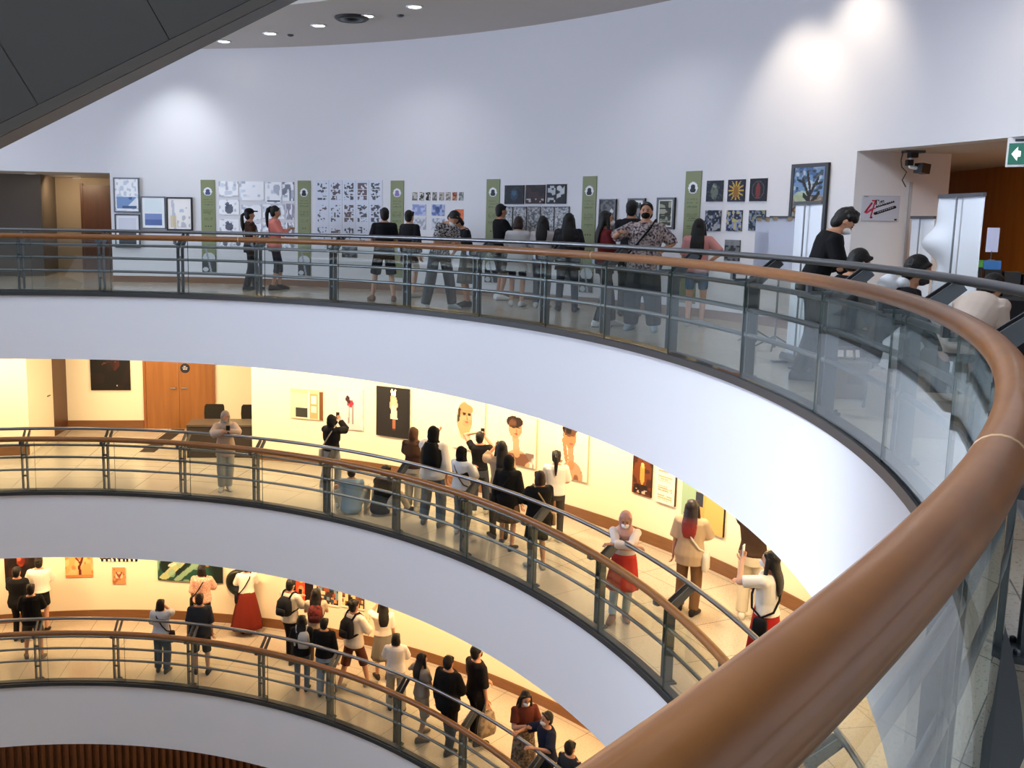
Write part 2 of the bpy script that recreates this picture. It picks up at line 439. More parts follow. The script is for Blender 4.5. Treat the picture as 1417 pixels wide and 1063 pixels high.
        if shoes:
            for j in (0, 1):
                g = G(); a = s.ank[j]; f = s.footdir[j]; u = V((0, 0, 1)); r = f.cross(u).normalized(); zb = a.z-.085
                rings = []
                for y, w_, h_ in ((-.085, .024, .06), (-.065, .042, .10), (0, .045, .115), (.06, .047, .09), (.12, .05, .07), (.175, .042, .05), (.20, .018, .03)):
                    b = V((a.x, a.y, zb)) + f*y
                    rings.append([b + r*(w_*c) + u*(h_*.5+h_*.5*math.copysign(abs(q)**.6, q)) for c, q in ((math.cos(math.tau*i/12), math.sin(math.tau*i/12)) for i in range(12))])
                g.loft(rings); s.part(g, 'shoe', cloth(shoes, None, 20, .6))
    def hairdo(s, style, hcol, tip, hijab):
        m = M[hcol] if hcol in M else cloth(hcol); g = G(); Hp, HR = s.Hp, s.HR
        if style == 'hijab':
            m = cloth(hijab, None, 20, .9)
            g.ell(Hp((0, -.026, 1.552)), (.092, .100, .122), HR); g.ell(Hp((0, -.05, 1.50)), (.088, .075, .11), HR)
            for i in (-1, 1): g.capsule(Hp((i*.072, .02, 1.58)), Hp((i*.055, .03, 1.45)), .026, .03, 8)
            g.capsule(Hp((-.04, .04, 1.43)), Hp((.04, .04, 1.43)), .04, .04, 8); g.capsule(Hp((-.06, .035, 1.61)), Hp((.06, .035, 1.61)), .022, .022, 8)
            rings = []
            for z, rx, ry, oy in ((1.46, .075, .075, -.01), (1.40, .11, .10, -.005), (1.34, .185, .128, 0), (1.26, .20, .135, 0), (1.16, .195, .138, 0), (1.10, .18, .135, .005)):
                rings.append([s.T((rx*math.cos(a), ry*math.sin(a)+oy, z)) for a in (math.tau*j/18 for j in range(18))])
            g.loft(rings); s.part(g, 'hijab', m, s.voxel*.9); return
        g.ell(Hp((0, -.032, 1.564)), (.084, .092, .102), HR)
        g.ell(Hp((0, -.045, 1.51)), (.08, .062, .085), HR)
        for i in (-1, 1): g.capsule(Hp((i*.06, .035, 1.615)), Hp((i*.074, .005, 1.56)), .02, .014, 8)
        g.capsule(Hp((-.045, .044, 1.622)), Hp((.045, .044, 1.622)), .015, .015, 8)
        if style == 'fluffy':
            for i in range(26):
                a = i*2.4; z = 1.59+.07*i/26
                q = .085-.05*i/26
                g.ell(Hp((q*math.cos(a), q*math.sin(a)-.012, z)), (.03, .03, .026), None, 8, 5)
        if style == 'bob':
            g.loft([[Hp((rx*math.cos(a), ry*math.sin(a)-.03, z)) for a in (math.tau*j/14 for j in range(14))] for z, rx, ry in ((1.58, .084, .075), (1.48, .098, .082), (1.42, .088, .072))])
        if style in ('long', 'tipped', 'verylong'):
            e = {'long': 1.16, 'tipped': 1.13, 'verylong': 1.02}[style]
            R = []
            for t in range(7):
                q = t/6; z = 1.57+(e-1.57)*q; rx = (.086, .094, .10, .108, .108, .098, .07)[t]; ry = (.07, .058, .046, .04, .036, .03, .018)[t]; oy = (-.035, -.06, -.085, -.115, -.13, -.135, -.135)[t]
                f = Hp if z > 1.42 else s.T
                R.append([f((rx*math.cos(a), ry*math.sin(a)+oy, z)) for a in (math.tau*j/16 for j in range(16))])
            g.loft(R)
            for i in (-1, 1): g.capsule(Hp((i*.078, .0, 1.56)), s.T((i*.105, .01, 1.32)), .024, .03, 8)
        if style == 'pony':
            a = Hp((0, -.125, 1.60)); g.ell(a, (.03, .035, .03), HR, 8, 5)
            g.tube([a, Hp((0, -.165, 1.56)), Hp((0, -.165, 1.46)), s.T((0, -.15, 1.33)), s.T((0, -.14, 1.22))], [.022, .034, .038, .03, .012], 10)
        if style == 'bun': g.ell(Hp((0, -.125, 1.61)), (.05, .045, .048), HR, 10, 6)
        if style == 'cap':
            a = Hp((0, -.12, 1.56)); g.tube([a, Hp((0, -.16, 1.52)), Hp((0, -.16, 1.44)), s.T((0, -.15, 1.30)), s.T((0, -.14, 1.2))], [.02, .034, .04, .04, .02], 10)
            c = G(); c.ell(Hp((0, -.015, 1.60)), (.092, .103, .075), HR); c.loft([[Hp((x*w_, y, z)) for x, z in ((-1, 1.595), (-.5, 1.615), (0, 1.62), (.5, 1.615), (1, 1.595), (.5, 1.592), (0, 1.594), (-.5, 1.592))] for y, w_ in ((.06, .075), (.12, .07), (.165, .045))])
            s.part(c, 'cap', cloth('#15161a'), s.voxel*.8)
        if style == 'buckethat':
            c = G(); c.loft([[Hp((r*math.cos(a), r*1.08*math.sin(a)-.01, z)) for a in (math.tau*j/20 for j in range(20))] for z, r in ((1.585, .135), (1.61, .108), (1.655, .09), (1.675, .07))]); s.part(c, 'hat', m)
        hm = m
        if tip:
            hm = bpy.data.materials.new('dip_dyed_hair'); hm.use_nodes = True; nt = hm.node_tree; b = nt.nodes['Principled BSDF']; b.inputs['Roughness'].default_value = .5
            tc = nt.nodes.new('ShaderNodeTexCoord'); sx = nt.nodes.new('ShaderNodeSeparateXYZ'); mr = nt.nodes.new('ShaderNodeMapRange'); mx = nt.nodes.new('ShaderNodeMix'); mx.data_type = 'RGBA'
            mr.inputs['From Min'].default_value = 1.44*s.k; mr.inputs['From Max'].default_value = 1.26*s.k
            mx.inputs['A'].default_value = (*lin('#1a100e'), 1); mx.inputs['B'].default_value = (*lin(tip), 1)
            nt.links.new(tc.outputs['Object'], sx.inputs[0]); nt.links.new(sx.outputs['Z'], mr.inputs['Value']); nt.links.new(mr.outputs['Result'], mx.inputs['Factor']); nt.links.new(mx.outputs['Result'], b.inputs['Base Color'])
        s.part(g, 'hair', hm, s.voxel*.8)
    def mask(s, col):
        g = G(); g.ell(s.Hp((0, .052, 1.488)), (.056, .056, .046), s.HR); g.capsule(s.Hp((0, .09, 1.52)), s.Hp((0, .105, 1.495)), .014, .016, 8); s.part(g, 'face_mask', cloth(col), s.voxel*.7)
    def face(s):
        for i in (-1, 1):
            g = G(); g.ell(s.Hp((i*.028, .077, 1.545)), (.013, .009, .007), s.HR, 10, 6); s.part(g, 'eye', mat('eye_dark', '#1a1210', .2))
        g = G()
        for i in (-1, 1): g.capsule(s.Hp((i*.016, .079, 1.566)), s.Hp((i*.042, .068, 1.565)), .005, .004, 6)
        s.part(g, 'eyebrows', M['hair'])
    # ---- things people carry: top-level objects standing where the person stands
    def carry(s, name, label, cat):
        o = empty(name, s.P, s.root.rotation_euler.z); tag(o, label, cat); return o
    def phone(s, label, hand=1, col='#16171a'):
        w = s.wri[hand]; d = (w-s.elb[hand]).normalized(); c = w + d*.10
        g = G(); g.box(c + V((0, 0, .03)), (.075, .010, .15), s.Rm(1)); s.S(g); o = g.obj('phone', mat('phone_'+col[1:], col, .3)); o.location = s.P; o.rotation_euler = s.root.rotation_euler; tag(o, label, 'phone'); return o
    def backpack(s, label, col, noise=None, size=1.0, off=0):
        o = s.carry('backpack', label, 'backpack'); g = G(); q = size
        g.loft([[s.T((off+x*w_*q, -.125-oy*q - y*d_*q, z)) for x, y in ((-1, 0), (-.9, .8), (-.5, 1), (.5, 1), (.9, .8), (1, 0), (.8, -.1), (-.8, -.1))] for z, w_, d_, oy in ((1.0, .10, .08, .0), (1.02, .14, .13, .0), (1.15, .155, .15, .005), (1.28, .14, .13, .0), (1.345, .10, .08, -.005), (1.355, .06, .04, -.005))])
        s.part(g, 'pack', cloth(col, noise, 14), None, o)
        g = G(); g.loft([[s.T((off+x*w_*q, -.27*q - .01 - y*.035, z)) for x, y in ((-1, 0), (-.8, 1), (.8, 1), (1, 0))] for z, w_ in ((1.04, .10), (1.10, .115), (1.17, .10))]); s.part(g, 'front_pocket', cloth(col), None, o)
        for i in (-1, 1):
            g = G(); g.tube([s.T((i*.09, -.14, 1.33)), s.T((i*.105, -.06, 1.425)), s.T((i*.105, .02, 1.43)), s.T((i*.11, .115, 1.33)), s.T((i*.125, .125, 1.2)), s.T((i*.165, .05, 1.1)), s.T((i*.13, -.13, 1.05))], .018, 8, flat=(1, 1)); s.part(g, 'shoulder_strap', cloth(col), None, o)
        return o
    def crossbody(s, label, strap, bagcol, sgn=1, size=(.16, .07, .2), drop=0, name='crossbody_bag', front=0.0):
        o = s.carry(name, label, 'bag'); k = s.girth; g = G()
        pts = [(.10, 0, 1.435), (.055, .13, 1.31), (-.06, .155, 1.12), (-.15, .12, 1.0-drop*.5), (-.205, 0, .93-drop), (-.15, -.12, 1.0-drop*.5), (-.06, -.15, 1.12), (.055, -.135, 1.31), (.10, -.02, 1.435)]
        g.tube([s.T((p[0]*sgn*(1+(k-1)*.8), p[1]*(1+(k-1)*.9), p[2])) for p in pts], .013, 8, flat=(1, 1)); s.part(g, 'strap', cloth(strap), None, o)
        g = G(); c = V((-.225*sgn*k, front, .93-drop-size[2]/2)); hx, hy, hz = size[0]/2, size[1]/2, size[2]/2
        g.loft([[s.T(c + V((y*hy*w_, x*hx*w_, z*hz))) for x, y in ((-1, -.6), (-.8, -1), (.8, -1), (1, -.6), (1, .6), (.8, 1), (-.8, 1), (-1, .6))] for z, w_ in ((-1, .8), (-.85, 1), (.5, .95), (.9, .85), (1, .6))]); s.part(g, 'bag_body', cloth(bagcol), None, o)
        return o
    def handbag(s, label, col, hand=1, size=(.3, .1, .34), name='tote_bag', length=.28, noise=None):
        o = s.carry(name, label, 'bag'); w = s.wri[hand] + (s.wri[hand]-s.elb[hand]).normalized()*.08; g = G()
        hx, hy, hz = size[0]/2, size[1]/2, size[2]
        top = w - V((0, 0, length))
        g.loft([[top + V((y*hy*w_, x*hx*w_, -z*hz)) for x, y in ((-1, -.5), (-.8, -1), (.8, -1), (1, -.5), (1, .5), (.8, 1), (-.8, 1), (-1, .5))] for z, w_ in ((0, .62), (.1, .8), (.5, 1), (.9, 1.05), (1, .9))]); s.part(g, 'bag_body', cloth(col, noise, 12), None, o)
        g = G()
        for q in (-1, 1): g.tube([top + V((q*hy*.5, -hx*.45, -.01)), w + V((q*.012, -.03, .01)), w + V((q*.012, .03, .01)), top + V((q*hy*.5, hx*.45, -.01))], .008, 6)
        s.part(g, 'handle', cloth(col), None, o); return o
# ------------------------------------------------------------------ the building
LV = ('upper', 'middle', 'lower')
for k in range(3):
    z = FZ[k]
    o = ring_obj('floor_%s_gallery' % LV[k], rect(9.30, 19, -.12, 0), 0, 360, M['stone'], 2, z=z); struct(o)
    o = ring_obj('trim_%s_fascia' % LV[k], [(R0, -.001), (R0-.15, -1.15 - (.03 if k == 1 else 0)), (R0+.12, -1.15 - (.03 if k == 1 else 0)), (R0+.2, -.7), (R0+.2, -.121), (9.299, -.121), (9.299, -.001)], 0, 360, M['fascia'], 1.5, z=z)
    struct(auto_smooth(o))
    o = ring_obj('ceiling_under_%s_gallery' % LV[k], rect(9.485, 19, -1.0, -.9), 0, 360, M['ceil'], 2, z=z); struct(o)
def wall(name, k, t0, t1, z0, z1, m=None, R=None, th=.25):
    R = R or WR[k]
    return struct(auto_smooth(ring_obj(name, rect(R, R+th, z0, z1), t0, t1, m or M['paint'], 1.5, z=FZ[k])))
TOPZ = 4.85
wall('wall_upper_gallery', 0, 21.9, 92.45, 0, TOPZ)
wall('wall_above_lobby', 0, 92.45, 118, 2.30, TOPZ)
wall('wall_above_passage', 0, -14, 21.9, 2.37, TOPZ)
wall('wall_upper_rear', 0, 184, 346, 0, TOPZ); wall('wall_upper_left', 0, 118, 124, 0, TOPZ)
wall('wall_window_sill', 0, 124, 184, 0, .5); wall('wall_window_head', 0, 124, 184, 4.3, TOPZ)
wn_ = empty('window_1', AX); wn_['kind'] = 'structure'
for i in range(12):
    g = G(); arc_solid(g, rect(12.72, 12.74, .52, 4.28), 124+i*5+.25, 129+i*5-.25, 1); g.obj('pane', mat('daylit_frosted_pane', '#dfe8f5', .4, emit='#d5e3ff', estr=15), wn_)
for i in range(13):
    g = G(); q = pol(12.72, 124+i*5) - AX; g.box((q.x, q.y, 2.4), (.12, .06, 3.8), Matrix.Rotation(math.radians(124+i*5), 3, 'Z')); g.obj('mullion', M['post'], wn_)
wall('wall_middle_gallery', 1, -120, 77.9, 0, 2.68, M['paint_warm'])
wall('wall_middle_left', 1, 100.5, 240, 0, 2.68, M['paint_warm'])
wall('wall_lower_gallery', 2, 0, 360, 0, 2.74, M['paint_warm'])
struct(ring_obj('ceiling_upper_gallery', rect(9.28, 19, 0, .3), 0, 360, M['ceil'], 2, z=TOPZ))
struct(auto_smooth(ring_obj('wall_skylight_drum', rect(9.28, 9.5, 0, 2.4), 0, 360, M['paint'], 2, z=TOPZ+.3)))
def skirting(name, k, t0, t1, h=.13):
    struct(auto_smooth(ring_obj(name, rect(WR[k]-.02, WR[k]+.001, 0, h), t0, t1, M['skirt'], 1.5, z=FZ[k])))
skirting('baseboard_upper', 0, 21.9, 92.45); skirting('baseboard_upper_rear', 0, 118, 346, .12)
skirting('baseboard_middle', 1, -120, 77.9, .2); skirting('baseboard_middle_left', 1, 100.5, 240, .2)
skirting('baseboard_lower', 2, 0, 360, .2)

def wallbox(name, pts, z0, z1, m):
    """upright prism over a plan polygon"""
    g = G(); n = len(pts)
    g.loft([[Vector((p[0], p[1], z0)) for p in pts], [Vector((p[0], p[1], z1)) for p in pts]])
    return struct(g.obj(name, m))
# upper left: lift lobby behind the wall
LB = 15.7
wallbox('wall_lobby_back', [pol(LB, 90), pol(LB, 94), pol(LB, 98), pol(LB, 102), pol(LB+.3, 102), pol(LB+.3, 90)], 0, 2.3, M['lobby'])
wallbox('wall_lobby_corner', [pol(14.2, 100.55), pol(14.2, 105), pol(14.2, 110), pol(14.2, 120), pol(LB, 120), pol(LB, 100.55)], 0, 2.3, mat('grey_brown_panel', '#5a5149', .5))
wallbox('wall_lobby_side', [pol(12.86, 91.2), pol(LB, 91.2), pol(LB, 90.2), pol(12.86, 90.4)], 0, 2.3, M['lobby'])
struct(ring_obj('ceiling_lobby', rect(12.85, 19, 2.3, 2.4), 88, 121, M['ceil'], 2))
d0 = empty('door_1', pol(LB-.05, 96.5), math.radians(96.5)); d0['kind'] = 'structure'
G().box((0, 0, 1.06), (.06, .92, 2.12)).obj('door_leaf', M['brown'], d0)
G().box((0, .49, 1.08), (.09, .06, 2.16)).box((0, -.49, 1.08), (.09, .06, 2.16)).obj('door_frame', M['brown'], d0)
G().capsule((-.06, .36, 1.0), (-.06, .24, 1.0), .012, .012).obj('door_handle', M['steel'], d0, True)
# upper right: passage with a side wall, a soffit and an orange veneer wall
NA, NB = Vector((5.29, 11.80, 0)), Vector((6.60, 12.02, 0))
wallbox('wall_passage_side', [NA, NB, Vector((7.0, 16.2, 0)), Vector((5.4, 15.5, 0))], 0, 2.37, M['paint'])
wallbox('wall_passage_veneer', [Vector((8.86, 16.2, 0)), Vector((8.60, 13.7, 0)), Vector((8.1, 4.0, 0)), Vector((8.4, 4.0, 0)), Vector((8.9, 13.7, 0)), Vector((9.1, 16.2, 0))], 0, 2.37, M['orange'])
wallbox('wall_passage_end', [Vector((6.9, 16.1, 0)), Vector((9.1, 16.1, 0)), Vector((9.1, 16.4, 0)), Vector((6.9, 16.4, 0))], 0, 2.37, M['orange'])
struct(ring_obj('ceiling_passage', rect(12.85, 19, 2.37, 2.47), -16, 36, M['ceil'], 2))
# middle left: recess with doors
zA = FZ[1]; RA = pol(WR[1], 77.9); RB = pol(WR[1], 100.5)
BW = lambda x: 21.65 + (x + 6.9)*.09
MW = M['paint_warm']
wallbox('wall_recess_back', [Vector((-8.95, BW(-8.95), 0)), Vector((-3.4, BW(-3.4), 0)), Vector((-3.4, BW(-3.4)+.25, 0)), Vector((-8.95, BW(-8.95)+.25, 0))], zA, zA+2.7, MW)
wallbox('wall_recess_left', [RB, Vector((-8.87, 21.7, 0)), Vector((-9.15, 21.7, 0)), RB + Vector((-.3, .02, 0))], zA, zA+2.7, MW)
wallbox('wall_recess_right', [RA + Vector((.02, 0, 0)), Vector((-3.6, 22.1, 0)), Vector((-3.3, 22.1, 0)), RA + Vector((.3, -.06, 0))], zA, zA+2.7, MW)
wallbox('baseboard_recess', [Vector((-8.87, BW(-8.87), 0)), Vector((-7.0, BW(-7.0), 0)), Vector((-7.0, BW(-7.0)-.02, 0)), Vector((-8.87, BW(-8.87)-.02, 0))], zA, zA+.2, M['skirt'])
wallbox('baseboard_recess_right', [Vector((-5.32, BW(-5.3), 0)), Vector((-3.6, BW(-3.6), 0)), Vector((-3.6, BW(-3.6)-.02, 0)), Vector((-5.32, BW(-5.3)-.02, 0))], zA, zA+.2, M['skirt'])
# brown door in the left side of the recess
d1 = empty('door_2', (-8.80, 20.9, zA)); d1['kind'] = 'structure'
G().box((0, 0, 1.2), (.05, 1.5, 2.4)).obj('door_leaf', M['brown'], d1)
G().box((.0, .80, 1.22), (.09, .09, 2.44)).box((0, -.80, 1.22), (.09, .09, 2.44)).obj('door_frame', mat('dark_frame_wood', '#3a2114', .4), d1)
G().capsule((.07, -.6, 1.02), (.07, -.46, 1.02), .013, .013).obj('door_handle', M['steel'], d1, True)
# double door in the back of the recess
d2 = empty('door_3', ((-6.91-5.38)/2, BW(-6.15)-.03, zA), math.atan(.09)); d2['kind'] = 'structure'
wd = 1.56
for s in (-1, 1):
    lf = G().box((s*wd/4, 0, 1.05), (wd/2-.008, .05, 2.1)).obj('door_leaf', M['door'], d2)
    G().capsule((s*.07, -.07, 1.0), (s*.20, -.07, 1.0), .012, .012).capsule((s*.07, -.02, 1.0), (s*.07, -.07, 1.0), .012, .012).obj('door_handle', M['steel'], lf, True)
G().box((-wd/2-.03, 0, 1.07), (.06, .08, 2.14)).box((wd/2+.03, 0, 1.07), (.06, .08, 2.14)).box((0, 0, 2.13), (wd+.12, .08, .06)).obj('door_frame', mat('door_frame_wood', '#8b5327', .4), d2)
g = G(); g.loft([[Vector((.15+.115*math.cos(a), y, 1.5-.02+.115*math.sin(a))) for a in (math.tau*i/24 for i in range(24))] for y in (-.027, -.035)])
sg = g.obj('door_sign', mat('dark_navy_sign', '#161b29', .4), d2)
g = G()
for i, (w_, zz) in enumerate(((.07, 1.525), (.12, 1.49), (.10, 1.455))):
    for q in range(int(w_/.02)): g.box((.15 - w_/2 + .01 + q*.02, -.037, zz), (.012, .004, .016 if (q*7+i) % 3 else .022))
g.obj('lettering', M['white'], sg)
# ground floor far below: slatted timber wall
struct(ring_obj('floor_ground', [(0.01, -.1), (19, -.1), (19, 0), (.01, 0)], 0, 360, M['stone'], 4, z=-11.2))
g = G(); arc_solid(g, rect(11.6, 11.7, -11.2, -8.4), 40, 160, 2)
for i in range(0, 400):
    t = 55 + i*.2
    if t > 125: break
    if i % 4 == 0:
        q = pol(11.55, t) - AX; g.box((q.x, q.y, -9.8), (.1, .075, 2.8), Matrix.Rotation(math.radians(t), 3, 'Z'))
o = g.obj('wall_ground_slats', wood_mat('timber_slats', '#6e4526', '#5a361c', .45, .1, (8, 8, .6), 2)); o.location = AX; struct(o)
struct(ring_obj('wall_ground_backing', rect(11.72, 11.9, -11.2, -8.4), 0, 360, mat('dark_gap', '#21160d', .8), 3))

# ------------------------------------------------------------------ escalator crossing the void: its clad side and a strip of its underside
dA, dB = ray(0, 205), ray(410, 0)
PA = Vector(C0 + dA/math.hypot(dA[0], dA[1])*8.6); PB = Vector(C0 + dB/math.hypot(dB[0], dB[1])*8.72)
ev = (PB-PA); eh = Vector((ev.x, ev.y, 0)); slope = ev.z/eh.length; eu = eh.normalized(); en = Vector((eu.y, -eu.x, 0))
if en.dot(PA) > 0: en = -en
ES = empty('escalator', PA); tag(ES, 'dark grey clad escalator side crossing the top left corner of the view', 'escalator')
sl = (eu + Vector((0, 0, slope))).normalized(); sp_ = (Vector((0, 0, 1)) - sl*sl.z).normalized()      # along the slope, square to it
def eslab(g, s0, s1, w0, w1, h0, h1): g.loft([[sl*s_ + en*w + sp_*h for w, h in ((w0, h0), (w1, h0), (w1, h1), (w0, h1))] for s_ in (s0, s1)])
L0, L1, WD = -8.0, 6.2, .80
g = G(); eslab(g, L0, L1, .05, WD-.03, .02, 1.5); g.obj('truss', M['escal_trim'], ES)
q0, PNL = .45, 1.12
for i in range(-7, 5):
    a = q0 + i*PNL; g = G(); eslab(g, a+.004, a+PNL-.004, WD-.03, WD, .075, 1.5); g.obj('side_panel', M['escal'], ES)
g = G(); eslab(g, L0, L1, WD-.035, WD+.012, -.005, .07); g.obj('edge_trim', M['escal_trim'], ES)
g = G(); eslab(g, L0, L1, .02, WD-.04, -.01, .02); g.obj('soffit', M['escal'], ES)
g = G(); eslab(g, L0, L1, WD-.09, WD-.06, 1.5, 2.3); g.obj('balustrade', mat('escalator_balustrade', '#3b3f42', .2, .2), ES)
g = G(); eslab(g, L0, L1, WD-.12, WD-.03, 2.3, 2.37); g.obj('handrail', M['dark'], ES)

# ------------------------------------------------------------------ railings
POSTS = [[96.4, 87.7, 78.7, 69.4, 60.2, 50.9, 42.0, 33.4, 25.8, 17.6, 8.4, -.9, -9.6, -18, -26.2] , None, None]
for k, off in ((1, 61.0), (2, 60.6)): POSTS[k] = [off + 9*i for i in range(-9, 9)]
POSTS[0] = [96.4+9*i for i in range(5, 0, -1)] + POSTS[0] + [-26.2-9*i for i in range(1, 6)]
RL = ('upper', 'middle', 'lower')
LBL = ('curved glass balustrade with wooden handrail on the upper gallery, running through the foreground',
       'curved glass balustrade with wooden handrail on the middle gallery, around the warm lit floor',
       'curved glass balustrade with wooden handrail on the lowest visible gallery')
def post_mesh(zr):
    g = G()
    for s in (-1, 1):
        y = s*.042
        pr = [(9.375, 0.02), (9.47, .02), (9.47, .80), (9.485, .88), (9.70, 1.075), (9.68, 1.10), (9.62, 1.115), (9.42, .955), (9.375, .90)]
        g.loft([[Vector((r, y-.007, z)) for r, z in pr], [Vector((r, y+.007, z)) for r, z in pr]])
    for z in (.3, .7): g.box((9.42, 0, z), (.03, .084, .03))
    g.box((9.33, 0, .93), (.16, .03, .025)); g.box((9.235, 0, .965), (.03, .05, .06))
    return g.mesh('post', [M['post']])
def plate_mesh():
    g = G(); g.box((9.425, 0, .012), (.17, .16, .024))
    for a in (-1, 1):
        for b in (-1, 1): g.capsule((9.425+a*.06, b*.055, .02), (9.425+a*.06, b*.055, .034), .012, .012, 6)
    return g.mesh('base_plate', [M['post']])
pm, bpm = post_mesh(1), plate_mesh()
RAILS = []
for k in range(3):
    root = empty('railing', AX + Vector((0, 0, FZ[k]))); tag(root, LBL[k], 'railing'); RAILS.append(root)
    ring_obj('handrail', circ(9.235, 1.035, .048, 20), 0, 360, M['rail'], .75 if k == 0 else 1.5, root, True)
    ring_obj('grab_rail', circ(9.655, 1.135, .03, 12), 0, 360, M['steel'], 1.0, root, True)
    for z in (.885, .655, .42): ring_obj('crossbar', circ(9.40, z, .024, 8), 0, 360, M['steel'] , 1.5, root, True)
    auto_smooth(ring_obj('kerb_channel', [(9.225, -.02), (9.225, .05), (9.240, .055), (9.240, .04), (9.260, .04), (9.260, .07), (9.335, .085), (9.335, .0), (9.279, .0), (9.279, -.02)], 0, 360, M['kerb'], 1.5, root))
    for t in POSTS[k]:
        p = link('post', pm, root); p.rotation_euler.z = math.radians(t)
        link('base_plate', bpm, p)
    ts = sorted(POSTS[k])
    for a, b in zip(ts[:-1], ts[1:]):
        g = G(); arc_solid(g, rect(9.244, 9.256, .045, 1.0), a-1.45+.02, b-1.45-.02, 1.0)
        n_ = len(g.f); g.mi = [0]*n_; g.mi[-1] = g.mi[-2] = 1
        me = g.mesh('glass_panel', [M['glass'], M['gedge']])
        o = link('glass_panel', me, root); auto_smooth(o)
# butt joints of the near handrail
for t in (-36.6, 26.0, 71.0):
    g = G(); arc_solid(g, circ(9.235, 1.035, .0487, 20), t-.05, t+.05, .05); g.obj('joint_ring', mat('rail_joint_filler', '#c9a880', .5), RAILS[0], True)
# ------------------------------------------------------------------ pictures on the walls
RNG = np.random.default_rng(7)
def srgb(c): return np.array(lin(c))
class Pic:
    """a small painted grid: colours of the print itself, row 0 at the top"""
    def __init__(s, nx, ny, bg='#ffffff'):
        s.nx, s.ny = nx, ny; s.a = np.zeros((ny, nx, 3)); s.a[:] = srgb(bg)
        s.X, s.Y = np.meshgrid((np.arange(nx)+.5)/nx, (np.arange(ny)+.5)/ny)
    def put(s, m, c, k=1.0):
        m = np.clip(m, 0, 1)[..., None]*k; s.a = s.a*(1-m) + srgb(c)*m; return s
    def rect(s, x0, y0, x1, y1, c, k=1.0): return s.put(((s.X >= x0) & (s.X <= x1) & (s.Y >= y0) & (s.Y <= y1))*1.0, c, k)
    def ell(s, cx, cy, rx, ry, c, k=1.0, rot=0):
        dx, dy = s.X-cx, s.Y-cy; q = math.radians(rot); a = dx*math.cos(q)+dy*math.sin(q); b = -dx*math.sin(q)+dy*math.cos(q)
        return s.put(((a/rx)**2 + (b/ry)**2 <= 1)*1.0, c, k)
    def line(s, x0, y0, x1, y1, w, c, k=1.0):
        dx, dy = x1-x0, y1-y0; L = dx*dx+dy*dy+1e-9
        t = np.clip(((s.X-x0)*dx+(s.Y-y0)*dy)/L, 0, 1); d = np.hypot(s.X-x0-t*dx, s.Y-y0-t*dy)
        return s.put((d <= w)*1.0, c, k)
    def noise(s, n, seed):
        r = np.random.default_rng(seed); ax = max(2, n); ay = max(2, int(n*s.ny/s.nx)); g = r.random((ay+1, ax+1))
        x = s.X*ax; y = s.Y*ay; i = np.minimum(x.astype(int), ax-1); j = np.minimum(y.astype(int), ay-1); u = x-i; v = y-j
        u = u*u*(3-2*u); v = v*v*(3-2*v)
        return (g[j, i]*(1-u)+g[j, i+1]*u)*(1-v) + (g[j+1, i]*(1-u)+g[j+1, i+1]*u)*v
    def blot(s, n, seed, lo, c, k=1.0, soft=.08): return s.put((s.noise(n, seed)-lo)/soft, c, k)
    def inside(s, x0, y0, x1, y1): return ((s.X >= x0) & (s.X <= x1) & (s.Y >= y0) & (s.Y <= y1))*1.0
    def blot_in(s, box, n, seed, lo, c, k=1.0): return s.put(np.clip((s.noise(n, seed)-lo)/.06, 0, 1)*s.inside(*box), c, k)

def canvas_mesh(pic, w, h, d, side='#e8e8e8', bend=0.0):
    """box of w x h x d: the painted grid is its front (-Y), side and back faces follow"""
    nx, ny = pic.nx, pic.ny; vs = []; fs = []; cl = []
    yb = lambda x: -bend*(1-(2*x/w)**2)
    for j in range(ny+1):
        for i in range(nx+1):
            x = (i/nx-.5)*w; vs.append((x, -d/2 - yb(x)*0, (.5-j/ny)*h))
    for j in range(ny):
        for i in range(nx):
            a = j*(nx+1)+i; fs.append((a, a+nx+1, a+nx+2, a+1)); cl.append(pic.a[j, i])
    b = len(vs); q = [(-w/2, -d/2, h/2), (w/2, -d/2, h/2), (w/2, -d/2, -h/2), (-w/2, -d/2, -h/2)]
    vs += q + [(x, d/2, z) for x, _, z in q]
    for k in range(4): fs.append((b+k, b+(k+1) % 4, b+4+(k+1) % 4, b+4+k)); cl.append(srgb(side))
    fs.append((b+4, b+5, b+6, b+7)); cl.append(srgb(side))
    me = bpy.data.meshes.new('print'); me.from_pydata(vs, [], fs); me.materials.append(M['canvas'])
    at = me.attributes.new('paint', 'FLOAT_COLOR', 'CORNER'); buf = []
    for p, c in zip(me.polygons, cl): buf += [c[0], c[1], c[2], 1.0]*p.loop_total
    at.data.foreach_set('color', buf); me.update()
    return me

